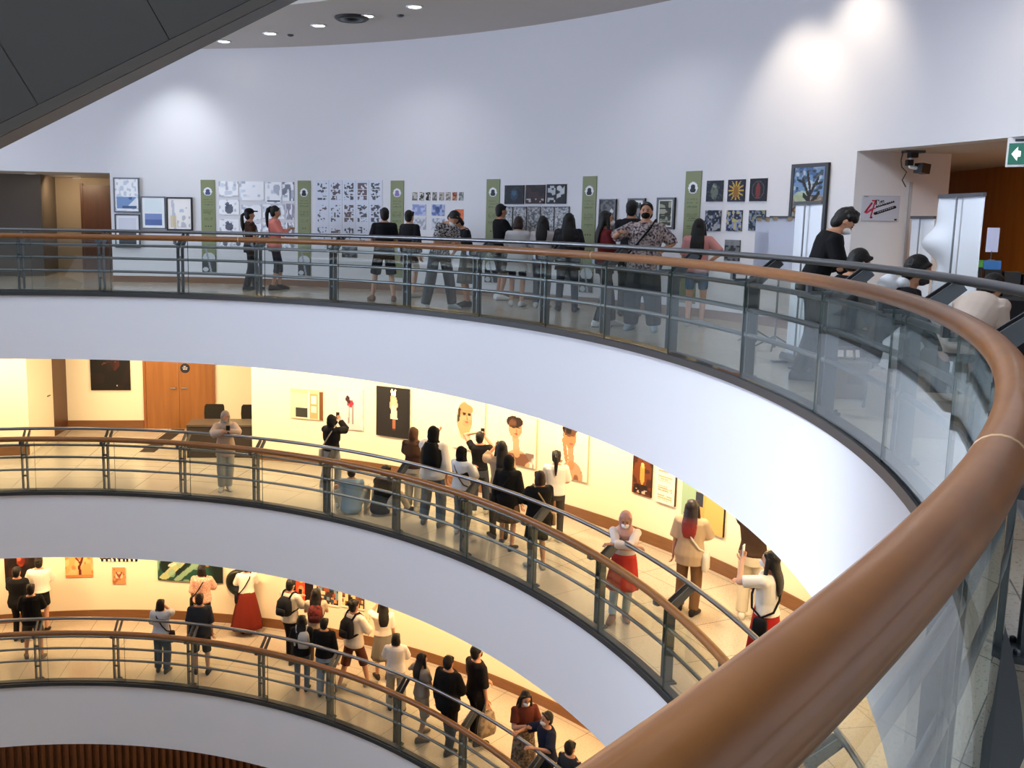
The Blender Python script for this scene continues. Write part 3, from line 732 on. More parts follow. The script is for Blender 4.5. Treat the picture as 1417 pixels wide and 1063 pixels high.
def spot(k, x0, y0, x1, y1):
    """pixel rectangle on gallery wall k -> bearing, height, width, height of a flat panel hung there"""
    ym = (y0+y1)/2; R = WR[k]
    A, B = oncyl(x0, ym, R), oncyl(x1, ym, R); xm = (x0+x1)/2
    T, D = oncyl(xm, y0, R), oncyl(xm, y1, R)
    ta, tb = theta(A), theta(B); w = 2*R*math.sin(math.radians(abs(ta-tb))/2)
    return (ta+tb)/2, (T[2]+D[2])/2, w, T[2]-D[2]
def hang(o, k, th, z, w, d):
    R = WR[k]; r = R - (R - math.sqrt(max(R*R - w*w/4, 0))) - d/2 - .003
    o.location = pol(r, th, z); o.rotation_euler = (0, 0, math.radians(th-90))
def picture(name, k, px, pic, label, cat, group=None, d=.02, frame=None, fw=.03, side='#e8e8e8', fd=.045, mount=None):
    th, z, w, h = spot(k, *px)
    if frame is None:
        o = link(name, canvas_mesh(pic, w, h, d, side)); hang(o, k, th, z, w, d)
    else:
        o = empty(name, (0, 0, 0)); hang(o, k, th, z, w, fd)
        g = G()
        g.box((-w/2+fw/2, 0, 0), (fw, fd, h)).box((w/2-fw/2, 0, 0), (fw, fd, h)).box((0, 0, h/2-fw/2), (w-2*fw, fd, fw)).box((0, 0, -h/2+fw/2), (w-2*fw, fd, fw))
        g.obj('frame', frame, o)
        iw, ih = w-2*fw, h-2*fw
        c = link('print', canvas_mesh(pic, iw, ih, fd*.6, side), o)
    tag(o, label, cat, group); return o

# --- four framed prints at the left end of the upper wall
p = Pic(26, 36, '#f4f7fb').blot(9, 3, .62, '#b8c6da', .7); p.rect(.08, .56, .92, .93, '#7d9cc9'); p.put(((p.Y > .56) & (p.Y < .93) & (p.X > .08) & (p.X < .92) & (p.Y > 1.25-p.X*.75))*1.0, '#e6ecf4'); p.put(((p.Y > .84) & (p.Y < .93) & (p.X > .3) & (p.X < .92))*1.0, '#51698f'); p.ell(.66, .6, .07, .05, '#4f6a98')
picture('framed_print', 0, (158, 246, 193.5, 294), p, 'silver framed print of a pale blue mountain, upper one beside the lobby opening', 'framed print', None, frame=M['silver'], fw=.025)
p = Pic(26, 36, '#e9ecf3'); p.rect(.12, .08, .88, .48, '#d5d9e6'); p.rect(.1, .5, .9, .92, '#4a5260'); p.rect(.1, .72, .9, .92, '#31363f')
picture('framed_print', 0, (160, 296.5, 194.5, 343), p, 'framed print with a dark grey lower half, hung below the blue mountain print', 'framed print', None, frame=mat('dark_grey_frame', '#4a4d54', .4), fw=.025)
p = Pic(26, 36, '#eef4f8'); p.rect(.1, .06, .9, .48, '#e2eff4'); p.rect(.1, .52, .9, .93, '#7f93c4'); p.rect(.1, .72, .9, .93, '#5d74ac')
picture('framed_print', 0, (196, 272, 230, 317), p, 'grey framed print half white and half plain blue', 'framed print', None, frame=M['silver'], fw=.025)
p = Pic(28, 38, '#f3f1ee'); p.line(.2, .1, .3, .95, .06, '#b9bfd0', .8); p.rect(.1, .55, .35, .95, '#d9c79c', .8); p.ell(.6, .4, .1, .06, '#a9bddb', .8); p.blot_in((.4, .55, .95, .95), 6, 5, .5, '#a9adba', .7); p.ell(.8, .3, .03, .02, '#555577')
picture('framed_print', 0, (231.5, 273, 267, 319), p, 'black framed pale print with a yellow corner, nearest the first green banner', 'framed print', None, frame=M['black'], fw=.03)

# --- six olive green banners
def banner(x0, x1, y0, y1, seed, photo, label, face='#2a2f38'):
    p = Pic(22, 150, '#868d68'); asp = 22/150
    p.ell(.5, .125, .3, .3*asp, '#e9ebee'); p.ell(.5, .12, .13, .16*asp, face); p.ell(.5, .145, .2, .12*asp, face)
    for i, (y, w_) in enumerate(((.205, .3), (.235, .36), (.262, .3), (.32, .36), (.335, .33), (.35, .36), (.365, .3), (.41, .34), (.425, .25))):
        p.put(p.inside(.5-w_, y, .5+w_, y+.008)*(p.noise(14, seed+i) > .35), '#5f6b48', .75)
    for i in range(2 + seed % 2): p.ell(.3+.2*i+(.1 if seed % 2 == 0 else 0), .5, .055, .008, '#4d5838')
    for i in range(3): p.ell(.28+.22*i, .64, .1, .01, '#33392a')
    if photo:
        p.rect(0, .82, 1, 1, '#22262b'); p.ell(.5, .84, .44, .055, '#c9cfd6'); p.rect(0, .88, 1, .905, '#22262b'); p.ell(.55, .93, .42, .04, '#9aa0a8', 1, 35); p.ell(.25, .97, .2, .025, '#c2c6cb')
    picture('wall_banner', 0, (x0, y0, x1, y1), p, label, 'banner', None, .012, side='#7f8a5e')
banner(279, 298.5, 249, 376.5, 1, True, 'green banner right of the black framed pale print, leftmost of the six', '#4a5a88')
banner(412.5, 430, 250, 381.5, 4, True, 'green banner between the grid of bright prints and the grid of comic pages')
banner(540.5, 558.5, 250, 384, 7, False, 'green banner between the comic page grid and the row of tiny prints', '#8d7bb5')
banner(672.5, 690.5, 248, 391, 10, True, 'green banner beside the boy in black tee and grey shorts')
banner(804.5, 823.5, 244, 405, 13, True, 'green banner left of the red sweater woman', '#20242a')
banner(945.5, 967, 237, 420, 16, False, 'green banner behind the girl with long black hair, rightmost of the six')

# --- bright prints between the first two banners
ordn = ('first', 'second', 'third', 'fourth', 'fifth')
grid = [((303, 251, 330, 272), (331.5, 251, 365.5, 277.5), (367.5, 252, 390, 281), (391, 252, 407, 278)),
        ((303.5, 276.5, 331, 297), (334.5, 283.5, 362, 304.5), (364, 283, 394, 303), (396, 282, 407.5, 304)),
        ((304, 303.5, 331, 320), (333, 309, 362, 321), (364, 308, 394, 320), (394.5, 308.5, 407.5, 328)),
        ((304, 330, 320, 341), (322, 331, 338, 341), (340, 332, 364, 343), (392, 331, 407.5, 343))]
rown = ('top row', 'second row', 'third row', 'bottom row')
for r, row in enumerate(grid):
    for c, b in enumerate(row):
        p = Pic(20, 16, '#f6f8fc')
        for q in range(2): p.blot(5, 100+r*20+c*4+q, .72, ('#c3d0e2', '#8d99b0')[q], .7)
        if c == 3: p.blot(6, 77+r, .45, ('#5a6274', '#8c8396', '#6f6a74', '#7a6e74')[r], .85)
        if (r, c) in ((1, 0), (2, 0), (2, 1), (3, 0), (3, 1), (3, 2)): p.ell(.5, .62, .22, .34, '#39415a', .9).ell(.42, .3, .1, .15, '#4c5672', .9)
        if (r, c) == (0, 2): p.rect(.1, .88, .9, .96, '#2d4a5c')
        picture('pinned_print', 0, b, p, 'bright white print left of the second green banner, %s, %s from the left' % (rown[r], ordn[c]), 'print', 'bright prints left of the second green banner', .008)

# --- comic page grid between second and third banner: 15 pages on one backing sheet, a small board below
th, z, w, h = spot(0, 436.5, 249, 529.5, 342)
for r in range(3):
    for c in range(5):
        x0 = 437+c*18.5; y0 = 249.5+r*30.5
        p = Pic(20, 32, '#d5dbe8'); sd = 300+r*17+c*5; ink = ('#2b2a33', '#4a2f33', '#23262e', '#593a36', '#2e3038')[(r+c) % 5]
        dens = (.5, .45, .5, .42, .42, .66, .64, .42, .5, .45, .55, .45, .5, .55, .6)[r*5+c]
        for q, (a0, b0, a1, b1) in enumerate(((.15, .12, .5, .4), (.52, .12, .85, .4), (.15, .44, .85, .68), (.15, .72, .5, .92), (.54, .72, .85, .92))):
            p.blot_in((a0, b0, a1, b1), 9, sd+q, dens, ink, .9)
        picture('comic_page', 0, (x0, y0, x0+18.2, y0+30), p, 'comic page right of the second green banner, %s, %s from the left' % (('top row', 'middle row', 'bottom row')[r], ordn[c]), 'print', 'comic pages right of the second green banner', .006)
p = Pic(20, 16, '#6c7480').blot(7, 41, .5, '#2d323b', .9).rect(0, 0, 1, .08, '#c3c8d0').rect(0, .92, 1, 1, '#c3c8d0')
picture('small_print', 0, (473.5, 340.5, 495, 357.5), p, 'small grey print alone below the comic page grid', 'print', None, .01)

# --- tiny prints, blue sheets and an orange sheet right of the third banner
xs = ((570.5, 577.5), (580.5, 587), (589.5, 596), (598.5, 604.7), (608, 614.5), (617, 623.5), (626, 632.5), (635, 641.5))
lk = ('#b9b5ac', '#3c3e36', '#1c1c1e', '#a5a29b', '#b0a89f', '#b8b0a5', '#c98a66', '#a7aca9')
wh = ('first', 'second', 'third', 'fourth', 'fifth', 'sixth', 'seventh', 'eighth')
for i, (a, b) in enumerate(xs):
    p = Pic(9, 14, lk[i]).blot(4, 400+i, .55, '#efe9df' if i in (1, 2) else '#35333a', .75)
    if i == 6: p.rect(.2, .15, .9, .5, '#2b2022').ell(.6, .25, .2, .12, '#d9603a')
    picture('tiny_print', 0, (a, 266, b, 277.5), p, 'tiny print in the single row right of the third green banner, %s from the left' % wh[i], 'print', 'tiny prints in a single row', .006)
for i, (b, l) in enumerate((((570.7, 283, 589.5, 298.5), 'pale blue sheet under the tiny prints, upper left of four'), ((597.5, 283, 615.5, 298.5), 'blue sheet with a dark centre under the tiny prints, upper right of four'),
                            ((571, 301.5, 589.5, 318), 'grey sketch sheet under the tiny prints, lower left of four'), ((597.5, 302, 615.5, 318), 'grey sketch sheet under the tiny prints, lower right of four'))):
    p = Pic(20, 17, ('#b9c2e2', '#aab6d8', '#d3d5dc', '#ced2da')[i]).blot(7, 430+i, .55, ('#8793c4', '#5b6ea6', '#9aa0ac', '#8e95a3')[i], .9)
    if i == 1: p.ell(.45, .45, .16, .3, '#3c5080', .9)
    picture('sketch_sheet', 0, b, p, l, 'print', None, .006)
p = Pic(14, 20, '#d9703f').ell(.5, .45, .2, .2, '#8f3a22').ell(.52, .38, .1, .08, '#2f1a18').blot(6, 8, .7, '#eba070', .6)
picture('orange_print', 0, (630, 289.5, 641.5, 307), p, 'bright orange sheet alone on the wall behind the bending youth', 'print', None, .006)

# --- three dark prints over five grey pages, right of the fourth banner
p = Pic(28, 26, '#11151c'); p.ell(.5, .5, .2, .3, '#25435e', .8).ell(.5, .42, .12, .14, '#3f6277', .8).blot(8, 5, .7, '#1f2c3c', .8)
picture('dark_print', 0, (699, 256.5, 725.5, 282.5), p, 'near black print with a faint blue figure, first of the three dark prints', 'print', 'dark prints in a row', .018, side='#101012')
p = Pic(28, 26, '#130f11'); p.blot(5, 9, .55, '#3a2022', .8); p.blot_in((.05, .72, .95, .95), 9, 4, .62, '#b9b4b2', .9)
picture('dark_print', 0, (728, 256, 754.5, 282), p, 'near black print with small white marks along its bottom, middle of the three dark prints', 'print', 'dark prints in a row', .018, side='#101012')
p = Pic(28, 26, '#15161a'); p.blot_in((.06, .06, .48, .94), 9, 14, .5, '#b8bcc0', .9); p.blot_in((.54, .06, .94, .94), 6, 15, .55, '#c9cdd0', .9)
picture('dark_print', 0, (757, 255, 784, 282), p, 'black and white print of two columns, last of the three dark prints', 'print', 'dark prints in a row', .018, side='#101012')
for i, (a, b) in enumerate(((693.5, 709.5), (711.3, 729), (731, 748), (750, 767), (769, 788))):
    p = Pic(18, 34, '#a3a6ab'); p.blot(8, 500+i, .5, '#5a5d62', .8).blot(12, 520+i, .62, '#d3d6d9', .7); p.rect(0, 0, 1, .03, '#2a2a2d')
    picture('grey_page', 0, (a, 286, b, 320.5), p, 'tall grey page below the three dark prints, %s from the left' % wh[i], 'print', 'tall grey pages in a row', .02, side='#2a2a2d')

# --- three black framed works between the fifth and sixth banner
p = Pic(22, 38, '#6d6f71').blot(7, 21, .5, '#3e4042', .9).ell(.8, .35, .1, .08, '#d0d2d3')
picture('framed_work', 0, (830.5, 275.5, 853.5, 322), p, 'black framed grey work above the red sweater woman', 'framed print', None, frame=M['black'], fw=.02)
p = Pic(22, 38, '#f0f0ee').rect(.12, .08, .88, .92, '#3a3d3f').blot_in((.12, .08, .88, .92), 6, 25, .55, '#83878a', .9)
picture('framed_work', 0, (870, 274.5, 893.5, 320), p, 'black framed work with white mount, behind the person in black', 'framed print', None, frame=M['black'], fw=.035)
p = Pic(24, 44, '#e6e6df').rect(.1, .05, .9, .95, '#33382c').blot_in((.1, .05, .9, .95), 5, 29, .52, '#a3a38d', .9)
for i in range(3): p.rect(.12, .3+.22*i, .88, .34+.22*i, '#1e211b')
picture('framed_work', 0, (910.5, 273.5, 935, 317), p, 'black framed work of stacked dark panels, right of the floral shirt woman', 'framed print', None, frame=M['black'], fw=.035)

# --- six dark prints in two rows right of the last banner, one below
for i, b in enumerate(((978.5, 250, 1001, 279), (1008, 248.5, 1031.5, 279), (1038.5, 247, 1062, 278.5), (976.5, 291, 998, 320), (1006, 291, 1027.5, 320), (1037, 291, 1059.5, 319.5))):
    p = Pic(22, 28, ('#191c30', '#1b1d34', '#15161f', '#22273a', '#20263f', '#232a3a')[i])
    if i == 0: p.ell(.5, .55, .22, .35, '#6f7769', .8).ell(.5, .25, .12, .12, '#8d8f86', .9).blot(9, 31, .65, '#3b4a3a', .8)
    if i == 1:
        for a in range(0, 180, 30): p.ell(.5, .5, .5, .05, '#c9a540', .85, a)
        p.ell(.5, .55, .16, .26, '#8c5f24')
    if i == 2: p.ell(.5, .5, .38, .4, '#4f4a55', .8).ell(.5, .5, .32, .35, '#1b1a22').ell(.5, .55, .14, .36, '#7a2f2c', .9)
    if i > 2: p.blot(9, 60+i, .55, ('#a9acb2', '#8d98b8', '#6f7d9c')[i-3], .85).blot(7, 70+i, .68, ('#5a6a8a', '#c0b268', '#8c9270')[i-3], .8)
    picture('dark_poster', 0, b, p, 'small dark poster right of the last green banner, %s row, %s' % (('upper', 'lower')[i//3], ('left', 'middle, yellow burst' if i == 1 else 'middle', 'right')[i % 3]), 'print', 'six small dark posters', .015, side='#14141a')
p = Pic(20, 26, '#2a2c30').blot(6, 91, .5, '#6d7074', .9).rect(0, 0, 1, .25, '#85898d', .7)
picture('dark_poster', 0, (1003.5, 332, 1024.5, 361), p, 'dark grey poster alone below the six small posters', 'print', None, .015, side='#14141a')

# --- the large black framed painting near the corner
p = Pic(40, 80, '#6f8fb5'); p.blot(6, 120, .5, '#b8c6cf', .8).blot(9, 121, .55, '#3a5a86', .8)
p.put(((p.Y > .45))*1.0, '#8a7d62', .7); p.blot_in((0, .45, 1, 1), 8, 122, .5, '#4a3426', .9); p.blot_in((0, .5, 1, 1), 10, 125, .62, '#b39a6a', .8); p.ell(.3, .48, .28, .1, '#b9c9a4', .7)
for a, b_, c, d in ((.55, 1, .55, .3), (.55, .5, .3, .2), (.55, .45, .8, .18), (.55, .6, .85, .42), (.55, .35, .45, .1), (.35, .25, .15, .2), (.72, .28, .92, .25), (.55, .55, .35, .45)): p.line(a, b_, c, d, .035 if a == .55 else .02, '#2c2a26')
p.blot_in((.1, .05, .95, .4), 9, 123, .6, '#33362f', .8)
picture('framed_painting', 0, (1096, 226.5, 1146.5, 322), p, 'large black framed painting of a bare tree, at the end of the upper wall', 'painting', None, frame=M['black'], fw=.05)

# --- middle gallery
p = Pic(44, 38, '#d8c9a0'); p.rect(0, 0, 1, .14, '#cdbb8e'); p.rect(.02, .15, .55, .6, '#c9c2a8'); p.rect(.17, .62, .52, .95, '#33352f'); p.rect(.55, .06, .6, 1, '#efe6cc'); p.rect(.6, .12, .83, .97, '#b5986a'); p.rect(.63, .2, .8, .48, '#f3ead0'); p.rect(.63, .55, .8, .75, '#e9dfc0'); p.rect(.88, .06, 1, 1, '#6b4522')
picture('canvas_print', 1, (403, 538.5, 448, 579.5), p, 'beige canvas of a window and door, leftmost picture on the middle wall', 'painting', None, .03)
p = Pic(30, 52, '#d3cdc6').blot(4, 140, .5, '#bdb9b6', .6); p.ell(.5, .37, .14, .09, '#cf2f3d').ell(.4, .25, .09, .06, '#26181a', 1, 30).line(.35, .27, .45, .33, .05, '#3a2426'); p.line(.45, .42, .43, .85, .02, '#8a837d').line(.6, .42, .6, .85, .02, '#8a837d')
picture('canvas_print', 1, (469, 537, 503, 594), p, 'tall pale canvas with a small figure in red, left of the large black canvas', 'painting', None, .03)
p = Pic(44, 68, '#211f1e'); p.ell(.52, .13, .07, .055, '#efe8dc').line(.46, .09, .47, .05, .025, '#efe8dc').line(.57, .09, .58, .05, .025, '#efe8dc'); p.line(.5, .22, .48, .38, .07, '#d9a382').line(.58, .22, .62, .36, .04, '#d9a382').rect(.45, .2, .62, .42, '#d3ab8d')
p.put(((p.Y > .36) & (p.Y < .63) & (np.abs(p.X-.54) < .07+.16*(p.Y-.36)))*1.0, '#cfc7b4'); p.rect(.49, .63, .59, .85, '#9b5f42'); p.rect(.49, .82, .6, .87, '#4a2a20')
picture('canvas_print', 1, (522, 536, 567.5, 604.5), p, 'large black canvas of a standing figure in a white animal mask', 'painting', None, .035, side='#2a2523')
def portrait(seed, hair, hx, hy, skin, shoulder, long=False, hand=False, turban=False):
    p = Pic(46, 60, '#dcd2bc').blot(4, seed, .5, '#e4dbc8', .6)
    if shoulder: p.ell(hx+.08, .95, .34, .26, skin, .85).blot_in((.1, .72, .95, 1), 6, seed+3, .55, shoulder, .85)
    p.line(hx+.01, hy+.12, hx+.06, .76, .09, skin, .9)
    if long: p.ell(hx-.05, hy+.06, .24, .34, hair, .9).ell(hx-.05, hy+.12, .2, .36, '#bf9f6c', .8)
    p.ell(hx, hy, .19, .2, skin); p.ell(hx-.05, hy-.12, .2, .12, hair); p.ell(hx+.06, hy-.14, .16, .09, hair)
    if long: p.line(hx-.2, hy-.12, hx-.24, hy+.1, .035, '#3a2c22')
    p.ell(hx-.06, hy-.02, .035, .014, '#3a2418').ell(hx+.1, hy-.02, .035, .014, '#3a2418').line(hx-.1, hy-.05, hx-.02, hy-.05, .012, '#2a1a12').line(hx+.06, hy-.05, hx+.14, hy-.05, .012, '#2a1a12')
    p.line(hx+.03, hy, hx+.04, hy+.07, .014, '#a8714c').ell(hx+.03, hy+.115, .055, .018, '#a4433a')
    p.put(np.clip(p.noise(5, seed+9)-.55, 0, .12)*4*(((p.X-hx)**2/.04+(p.Y-hy)**2/.045) < 1), '#a86f48', .6)
    if hand: p.line(hx-.2, hy+.08, hx-.1, hy+.4, .055, skin).line(hx-.2, hy-.02, hx-.17, hy+.1, .03, skin)
    return p
picture('portrait_canvas', 1, (628, 553, 672.5, 622), portrait(150, '#a8875a', .42, .33, '#cf9c72', None, long=True), 'pale portrait canvas of a fair long haired woman, leftmost of the three portraits', 'painting', 'three portrait canvases', .04, side='#d8c8a8')
picture('portrait_canvas', 1, (694, 575, 743.5, 643), portrait(160, '#2b1d16', .42, .26, '#c48f66', '#5a3020'), 'pale portrait canvas of a dark haired head and shoulders, middle of the three portraits', 'painting', 'three portrait canvases', .04, side='#d8c8a8')
picture('portrait_canvas', 1, (771, 582, 815.5, 662), portrait(170, '#1d1614', .45, .28, '#b27a50', '#74452a', hand=True), 'pale portrait canvas of a man resting cheek on hand, rightmost of the three portraits', 'painting', 'three portrait canvases', .04, side='#d8c8a8')
p = Pic(30, 46, '#6a3418').blot(6, 180, .5, '#3a1c10', .9); p.ell(.52, .42, .13, .3, '#c98d3f').ell(.52, .2, .08, .08, '#e0b066').blot_in((.1, .72, .9, 1), 7, 181, .45, '#1d1210', .9).blot_in((.2, .85, .8, .95), 9, 182, .5, '#cfc0ae', .8)
picture('dark_painting', 1, (877, 633, 903.5, 685), p, 'dark orange painting with a golden figure, right of the three portraits', 'painting', None, .03, side='#2a1710')
p = Pic(30, 52, '#ecdfc6')
for i in range(4):
    for j in range(3): p.put(p.inside(.12, .07+.24*i+.055*j, .88, .1+.24*i+.055*j)*(p.noise(9, 190+i*4+j) > .3), '#c98a5a' if i % 2 else '#b8744a', .8)
picture('text_panel', 1, (910, 642, 937, 697), p, 'cream panel with four blocks of orange lettering, right of the dark orange painting', 'text panel', None, .045, side='#4a3a2a')
p = Pic(50, 56, '#d39a55'); p.put((p.X + p.Y*.55 < .62)*1.0, '#8fae8e', .95); p.blot_in((0, 0, .55, .6), 4, 200, .5, '#5f8f80', .8); p.ell(.5, .3, .08, .05, '#2a1d16').ell(.58, .25, .06, .04, '#7a4a2a'); p.ell(.85, .7, .3, .45, '#dca862', .8); p.rect(.34, .4, .52, .62, '#2f3540')
picture('large_painting', 1, (946, 650, 1005.5, 733), p, 'large green and orange painting beside the woman with red tipped hair', 'painting', None, .04, side='#2a1d14')
p = Pic(20, 14, '#d59a4e').blot(5, 211, .5, '#9c6a30', .9)
picture('small_painting', 1, (885, 614, 903, 634.5), p, 'small orange painting half hidden under the white balcony edge', 'painting', None, .03)
def flatpic(name, P, w, h, d, rz, pic, label, cat, side='#111111'):
    o = link(name, canvas_mesh(pic, w, h, d, side)); o.location = P; o.rotation_euler.z = rz; tag(o, label, cat); return o
p = Pic(34, 36, '#0e0b0b'); p.ell(.62, .38, .12, .2, '#4a1c14', .8).line(.3, .45, .55, .38, .012, '#6a3a28', .9).ell(.63, .4, .02, .02, '#a86a4a').ell(.66, .9, .018, .018, '#d0d0d0'); p.blot(4, 220, .6, '#1d1110', .8)
xa, xb = -8.2, -7.28
flatpic('dark_poster', Vector(((xa+xb)/2, BW((xa+xb)/2)-.03, zA+1.52)), xb-xa, 1.15, .03, math.atan(.09), p, 'square near black poster in the recess left of the double door', 'poster')

# --- lower gallery
p = Pic(44, 40, '#1b1210').ell(.45, .42, .12, .18, '#a8361f', .9).ell(.4, .38, .05, .08, '#e06a40', .9).blot(5, 230, .6, '#3a1a14', .7)
picture('dark_painting', 2, (6.5, 752, 56.5, 803.5), p, 'near black painting with a red blot, at the far left of the lower wall', 'painting', None, .03, side='#140e0c')
p = Pic(40, 44, '#e39a5e').blot(4, 240, .5, '#efb47c', .7).blot(7, 241, .66, '#b5642f', .7); p.line(.55, 1, .5, .7, .05, '#5c2416').line(.5, .7, .62, .45, .04, '#5c2416').line(.55, .6, .4, .42, .025, '#5c2416').line(.62, .45, .8, .2, .025, '#5c2416').line(.62, .45, .6, .1, .025, '#5c2416').rect(0, .94, 1, 1, '#c27a42')
picture('tree_painting', 2, (90.5, 752, 129, 798), p, 'orange painting of a bare dark red tree on the lower wall', 'painting', None, .03)
p = Pic(34, 10, '#efe6d2')
for i in range(9): p.rect(.02+i*.11, .5, .07+i*.11, .75, '#191716'); p.rect(.06+i*.11, .75, .115+i*.11, .97, '#191716')
picture('checkered_strip', 2, (137, 761, 190.5, 776.5), p, 'black and white checkered strip high on the lower wall', 'wall strip', None, .02)
p = Pic(22, 28, '#c98a5a').ell(.5, .5, .28, .2, '#e3c09a').line(.3, .3, .5, .6, .05, '#7a3a26').line(.7, .3, .5, .6, .05, '#7a3a26').blot(6, 250, .68, '#8a4a2e', .7)
picture('small_painting', 2, (156, 784.5, 174.5, 808), p, 'small brown portrait print below the checkered strip', 'painting', None, .025)
p = Pic(72, 32, '#10201c').blot(6, 260, .45, '#1f4a3c', .85); p.line(.1, .9, .45, .2, .07, '#b8c08a', .8).line(.3, .95, .6, .4, .05, '#8fae8c', .8).line(.2, .5, .5, .1, .04, '#dfe3c8', .7); p.blot_in((0, 0, .65, 1), 9, 261, .6, '#7fa58a', .7); p.ell(.85, .3, .06, .14, '#cfcfc0', .8).ell(.85, .28, .03, .07, '#10201c').ell(.77, .4, .03, .07, '#b87a4a', .9)
picture('wide_painting', 2, (219, 762, 308.5, 803.5), p, 'wide dark green painting with pale streaks on the lower wall', 'painting', None, .04, side='#15100c')
th, z, w, h = spot(2, 319.5, 788, 345, 823)
g = G(); g.loft([[Vector((q*math.cos(a), y, q*math.sin(a))) for a in (math.tau*i/28 for i in range(28))] for q, y in ((.30, .04), (.31, .0), (.27, -.05), (.19, -.06), (.17, -.02))])
o = g.obj('round_relief', mat('dark_green_lacquer', '#141c18', .3), smooth=True); hang(o, 2, th, z, .62, .1); tag(o, 'round dark green disc on the lower wall beside the long red skirt', 'wall disc')
p = Pic(38, 40, '#d9482a').rect(0, 0, .3, .75, '#1a0f10').rect(.66, 0, 1, 1, '#1a1012').ell(.5, .7, .12, .12, '#f08a5a').ell(.5, .3, .12, .2, '#f2b060').blot_in((.3, .1, .66, 1), 6, 270, .6, '#8a1f1a', .8)
picture('red_painting', 2, (400.5, 782, 434.5, 829.5), p, 'red and black painting beside the youth with a black backpack', 'painting', None, .03)
for i, (b, l) in enumerate((((437, 794, 469, 837), 'collage picture of coloured blocks, left of the two on the lower wall'), ((472.5, 801, 505.5, 841.5), 'collage picture with a brown ground, right of the two on the lower wall'))):
    p = Pic(16, 18, '#3a302a')
    cols = ('#c98a5a', '#2b4a5e', '#1b1714', '#d9c7a2', '#8a4a2e', '#6f8a94', '#b0603a') if i == 0 else ('#5a3a22', '#1d1512', '#c9a06a', '#7a4a26', '#2d2a2a', '#e0c490')
    r = np.random.default_rng(280+i)
    for q in range(60):
        x, y = r.random()*.9, r.random()*.9; p.rect(x, y, x+.14, y+.12, cols[int(r.random()*len(cols))])
    p.rect(0, .93, 1, 1, '#efe3c8').rect(0, 0, .06, 1, '#efe3c8')
    picture('collage_picture', 2, b, p, l, 'painting', 'two collage pictures', .03)
# ------------------------------------------------------------------ visitors, upper gallery
JEAN, LJEAN, BLK, GRY = '#39465c', '#8296b0', '#15161a', '#4a4d52'
P = Person
q = P(0, 347, 401, 289, rel=80, label='person in black cap and dark brown top, looking at the bright prints', top='#4a2c1c', topnoise='#1d1512', sleeve=.45, bcol=BLK, wide=1.25, hair='cap', shoes='#26262a', legs=((-.09, .12), (.09, -.1)), arms=('down', 'front'))
q.crossbody('black shoulder bag at the hip of the person in black cap', BLK, BLK, -1)
q = P(0, 381, 401, 285, rel=85, label='person in pink shirt and dark cropped trousers, ponytail, left of the second green banner', top='#e08478', sleeve=.8, hem=.80, loose=.03, bcol='#262a3a', blen=.68, hair='pony', shoes='#3a2a26', legs=((-.09, .1), (.09, -.06)), arms=('look', 'look'), nod=12)
q.phone('pale phone held by the person in pink shirt', 1, '#d8dade')
P(0, 531, 417, 287.5, rel=-8, label='person in plain black tee and wide black shorts, seen from behind', top=BLK, sleeve=.45, hem=.80, loose=.03, bottom='shorts', bcol='#101216', blen=.5, wide=1.5, skin='skin_light', shoes='#8a6a58', legs=((-.19, .12), (.17, -.05)), arms=('front', 'front'))
P(0, 566, 411, 291, rel=40, label='person in black cardigan over olive with white shorts, beside the third green banner', top='#1a1a1c', sleeve=.95, hem=.66, loose=.03, bottom='shorts', bcol='#e3ddd0', blen=.48, wide=1.4, skin='skin_light', shoes='#c9c4ba', arms=('down', 'down'))
P(0, 607, 428, 298, H=1.66, rel=150, lean=20, side=-8, nod=38, label='person in striped tee and grey trousers bending over, legs wide, near the orange sheet', top='#23252b', topnoise='#c4c2c4', sleeve=.45, bcol='#63656a', wide=1.35, shoes='#b9bdc0', legs=((-.22, .05), (.22, -.05)), arms=('look', 'look'), mask='#dfe1e4')
q = P(0, 647, 424, 306, H=1.54, rel=-110, lean=14, nod=40, label='person in dark vest and grey long skirt standing close to the bending person', top='#1c1b1e', sleeve=.5, bottom='skirt', bcol='#6d6a64', blen=.42, flare=.22, shoes='#55504a', arms=('look', 'front'))
P(0, 690, 415, 282.5, rel=65, label='person in black tee and grey shorts with white sneakers, beside the fourth green banner', top='#131417', sleeve=.45, hem=.78, loose=.028, bottom='shorts', bcol='#4e4d50', blen=.5, wide=1.35, shoes='#e6e6e6', arms=('look', 'look'), nod=8)
P(0, 714, 424, 306, H=1.5, rel=10, label='short person in loose white long shirt, between the black tee and the long haired visitor', top='#c9c8cc', sleeve=.9, hem=.66, loose=.035, bottom='shorts', bcol='#2a2a30', blen=.45, skin='skin_light', hair='bob', hcol='hair_brown', shoes='#d5d5d8', arms=('look', 'look'), nod=15)
q = P(0, 748, 426, 299, rel=12, label='person with long black hair and off white tee, under the grey pages', top='#c4bfc0', sleeve=.5, bcol='#51555e', hair='long', shoes='#c9c9cc', arms=('front', 'front'))
q = P(0, 783, 431, 295, rel=4, label='person with long black hair in dark checked shirt and jeans', top='#1d1d20', topnoise='#34333a', nscale=22, sleeve=.95, hem=.70, loose=.04, bcol='#262f3f', hair='long', shoes='#26272b', girth=1.1, legs=((-.13, .02), (.15, -.04)), arms=('front', 'front'))
q.handbag('pale tote bag hanging beside the person in dark checked shirt', '#9aa2ab', 0, length=.12)
q = P(0, 834, 452, 292, rel=78, label='person in dark red sweater with white mask, facing right', top='#5d1a1c', sleeve=1, hem=.84, loose=.024, bcol='#121318', wide=1.15, hair='long', shoes='#d6d6d8', mask='#e6e8ea', face=True, legs=((-.08, .14), (.08, -.1)), arms=('front', 'front'))
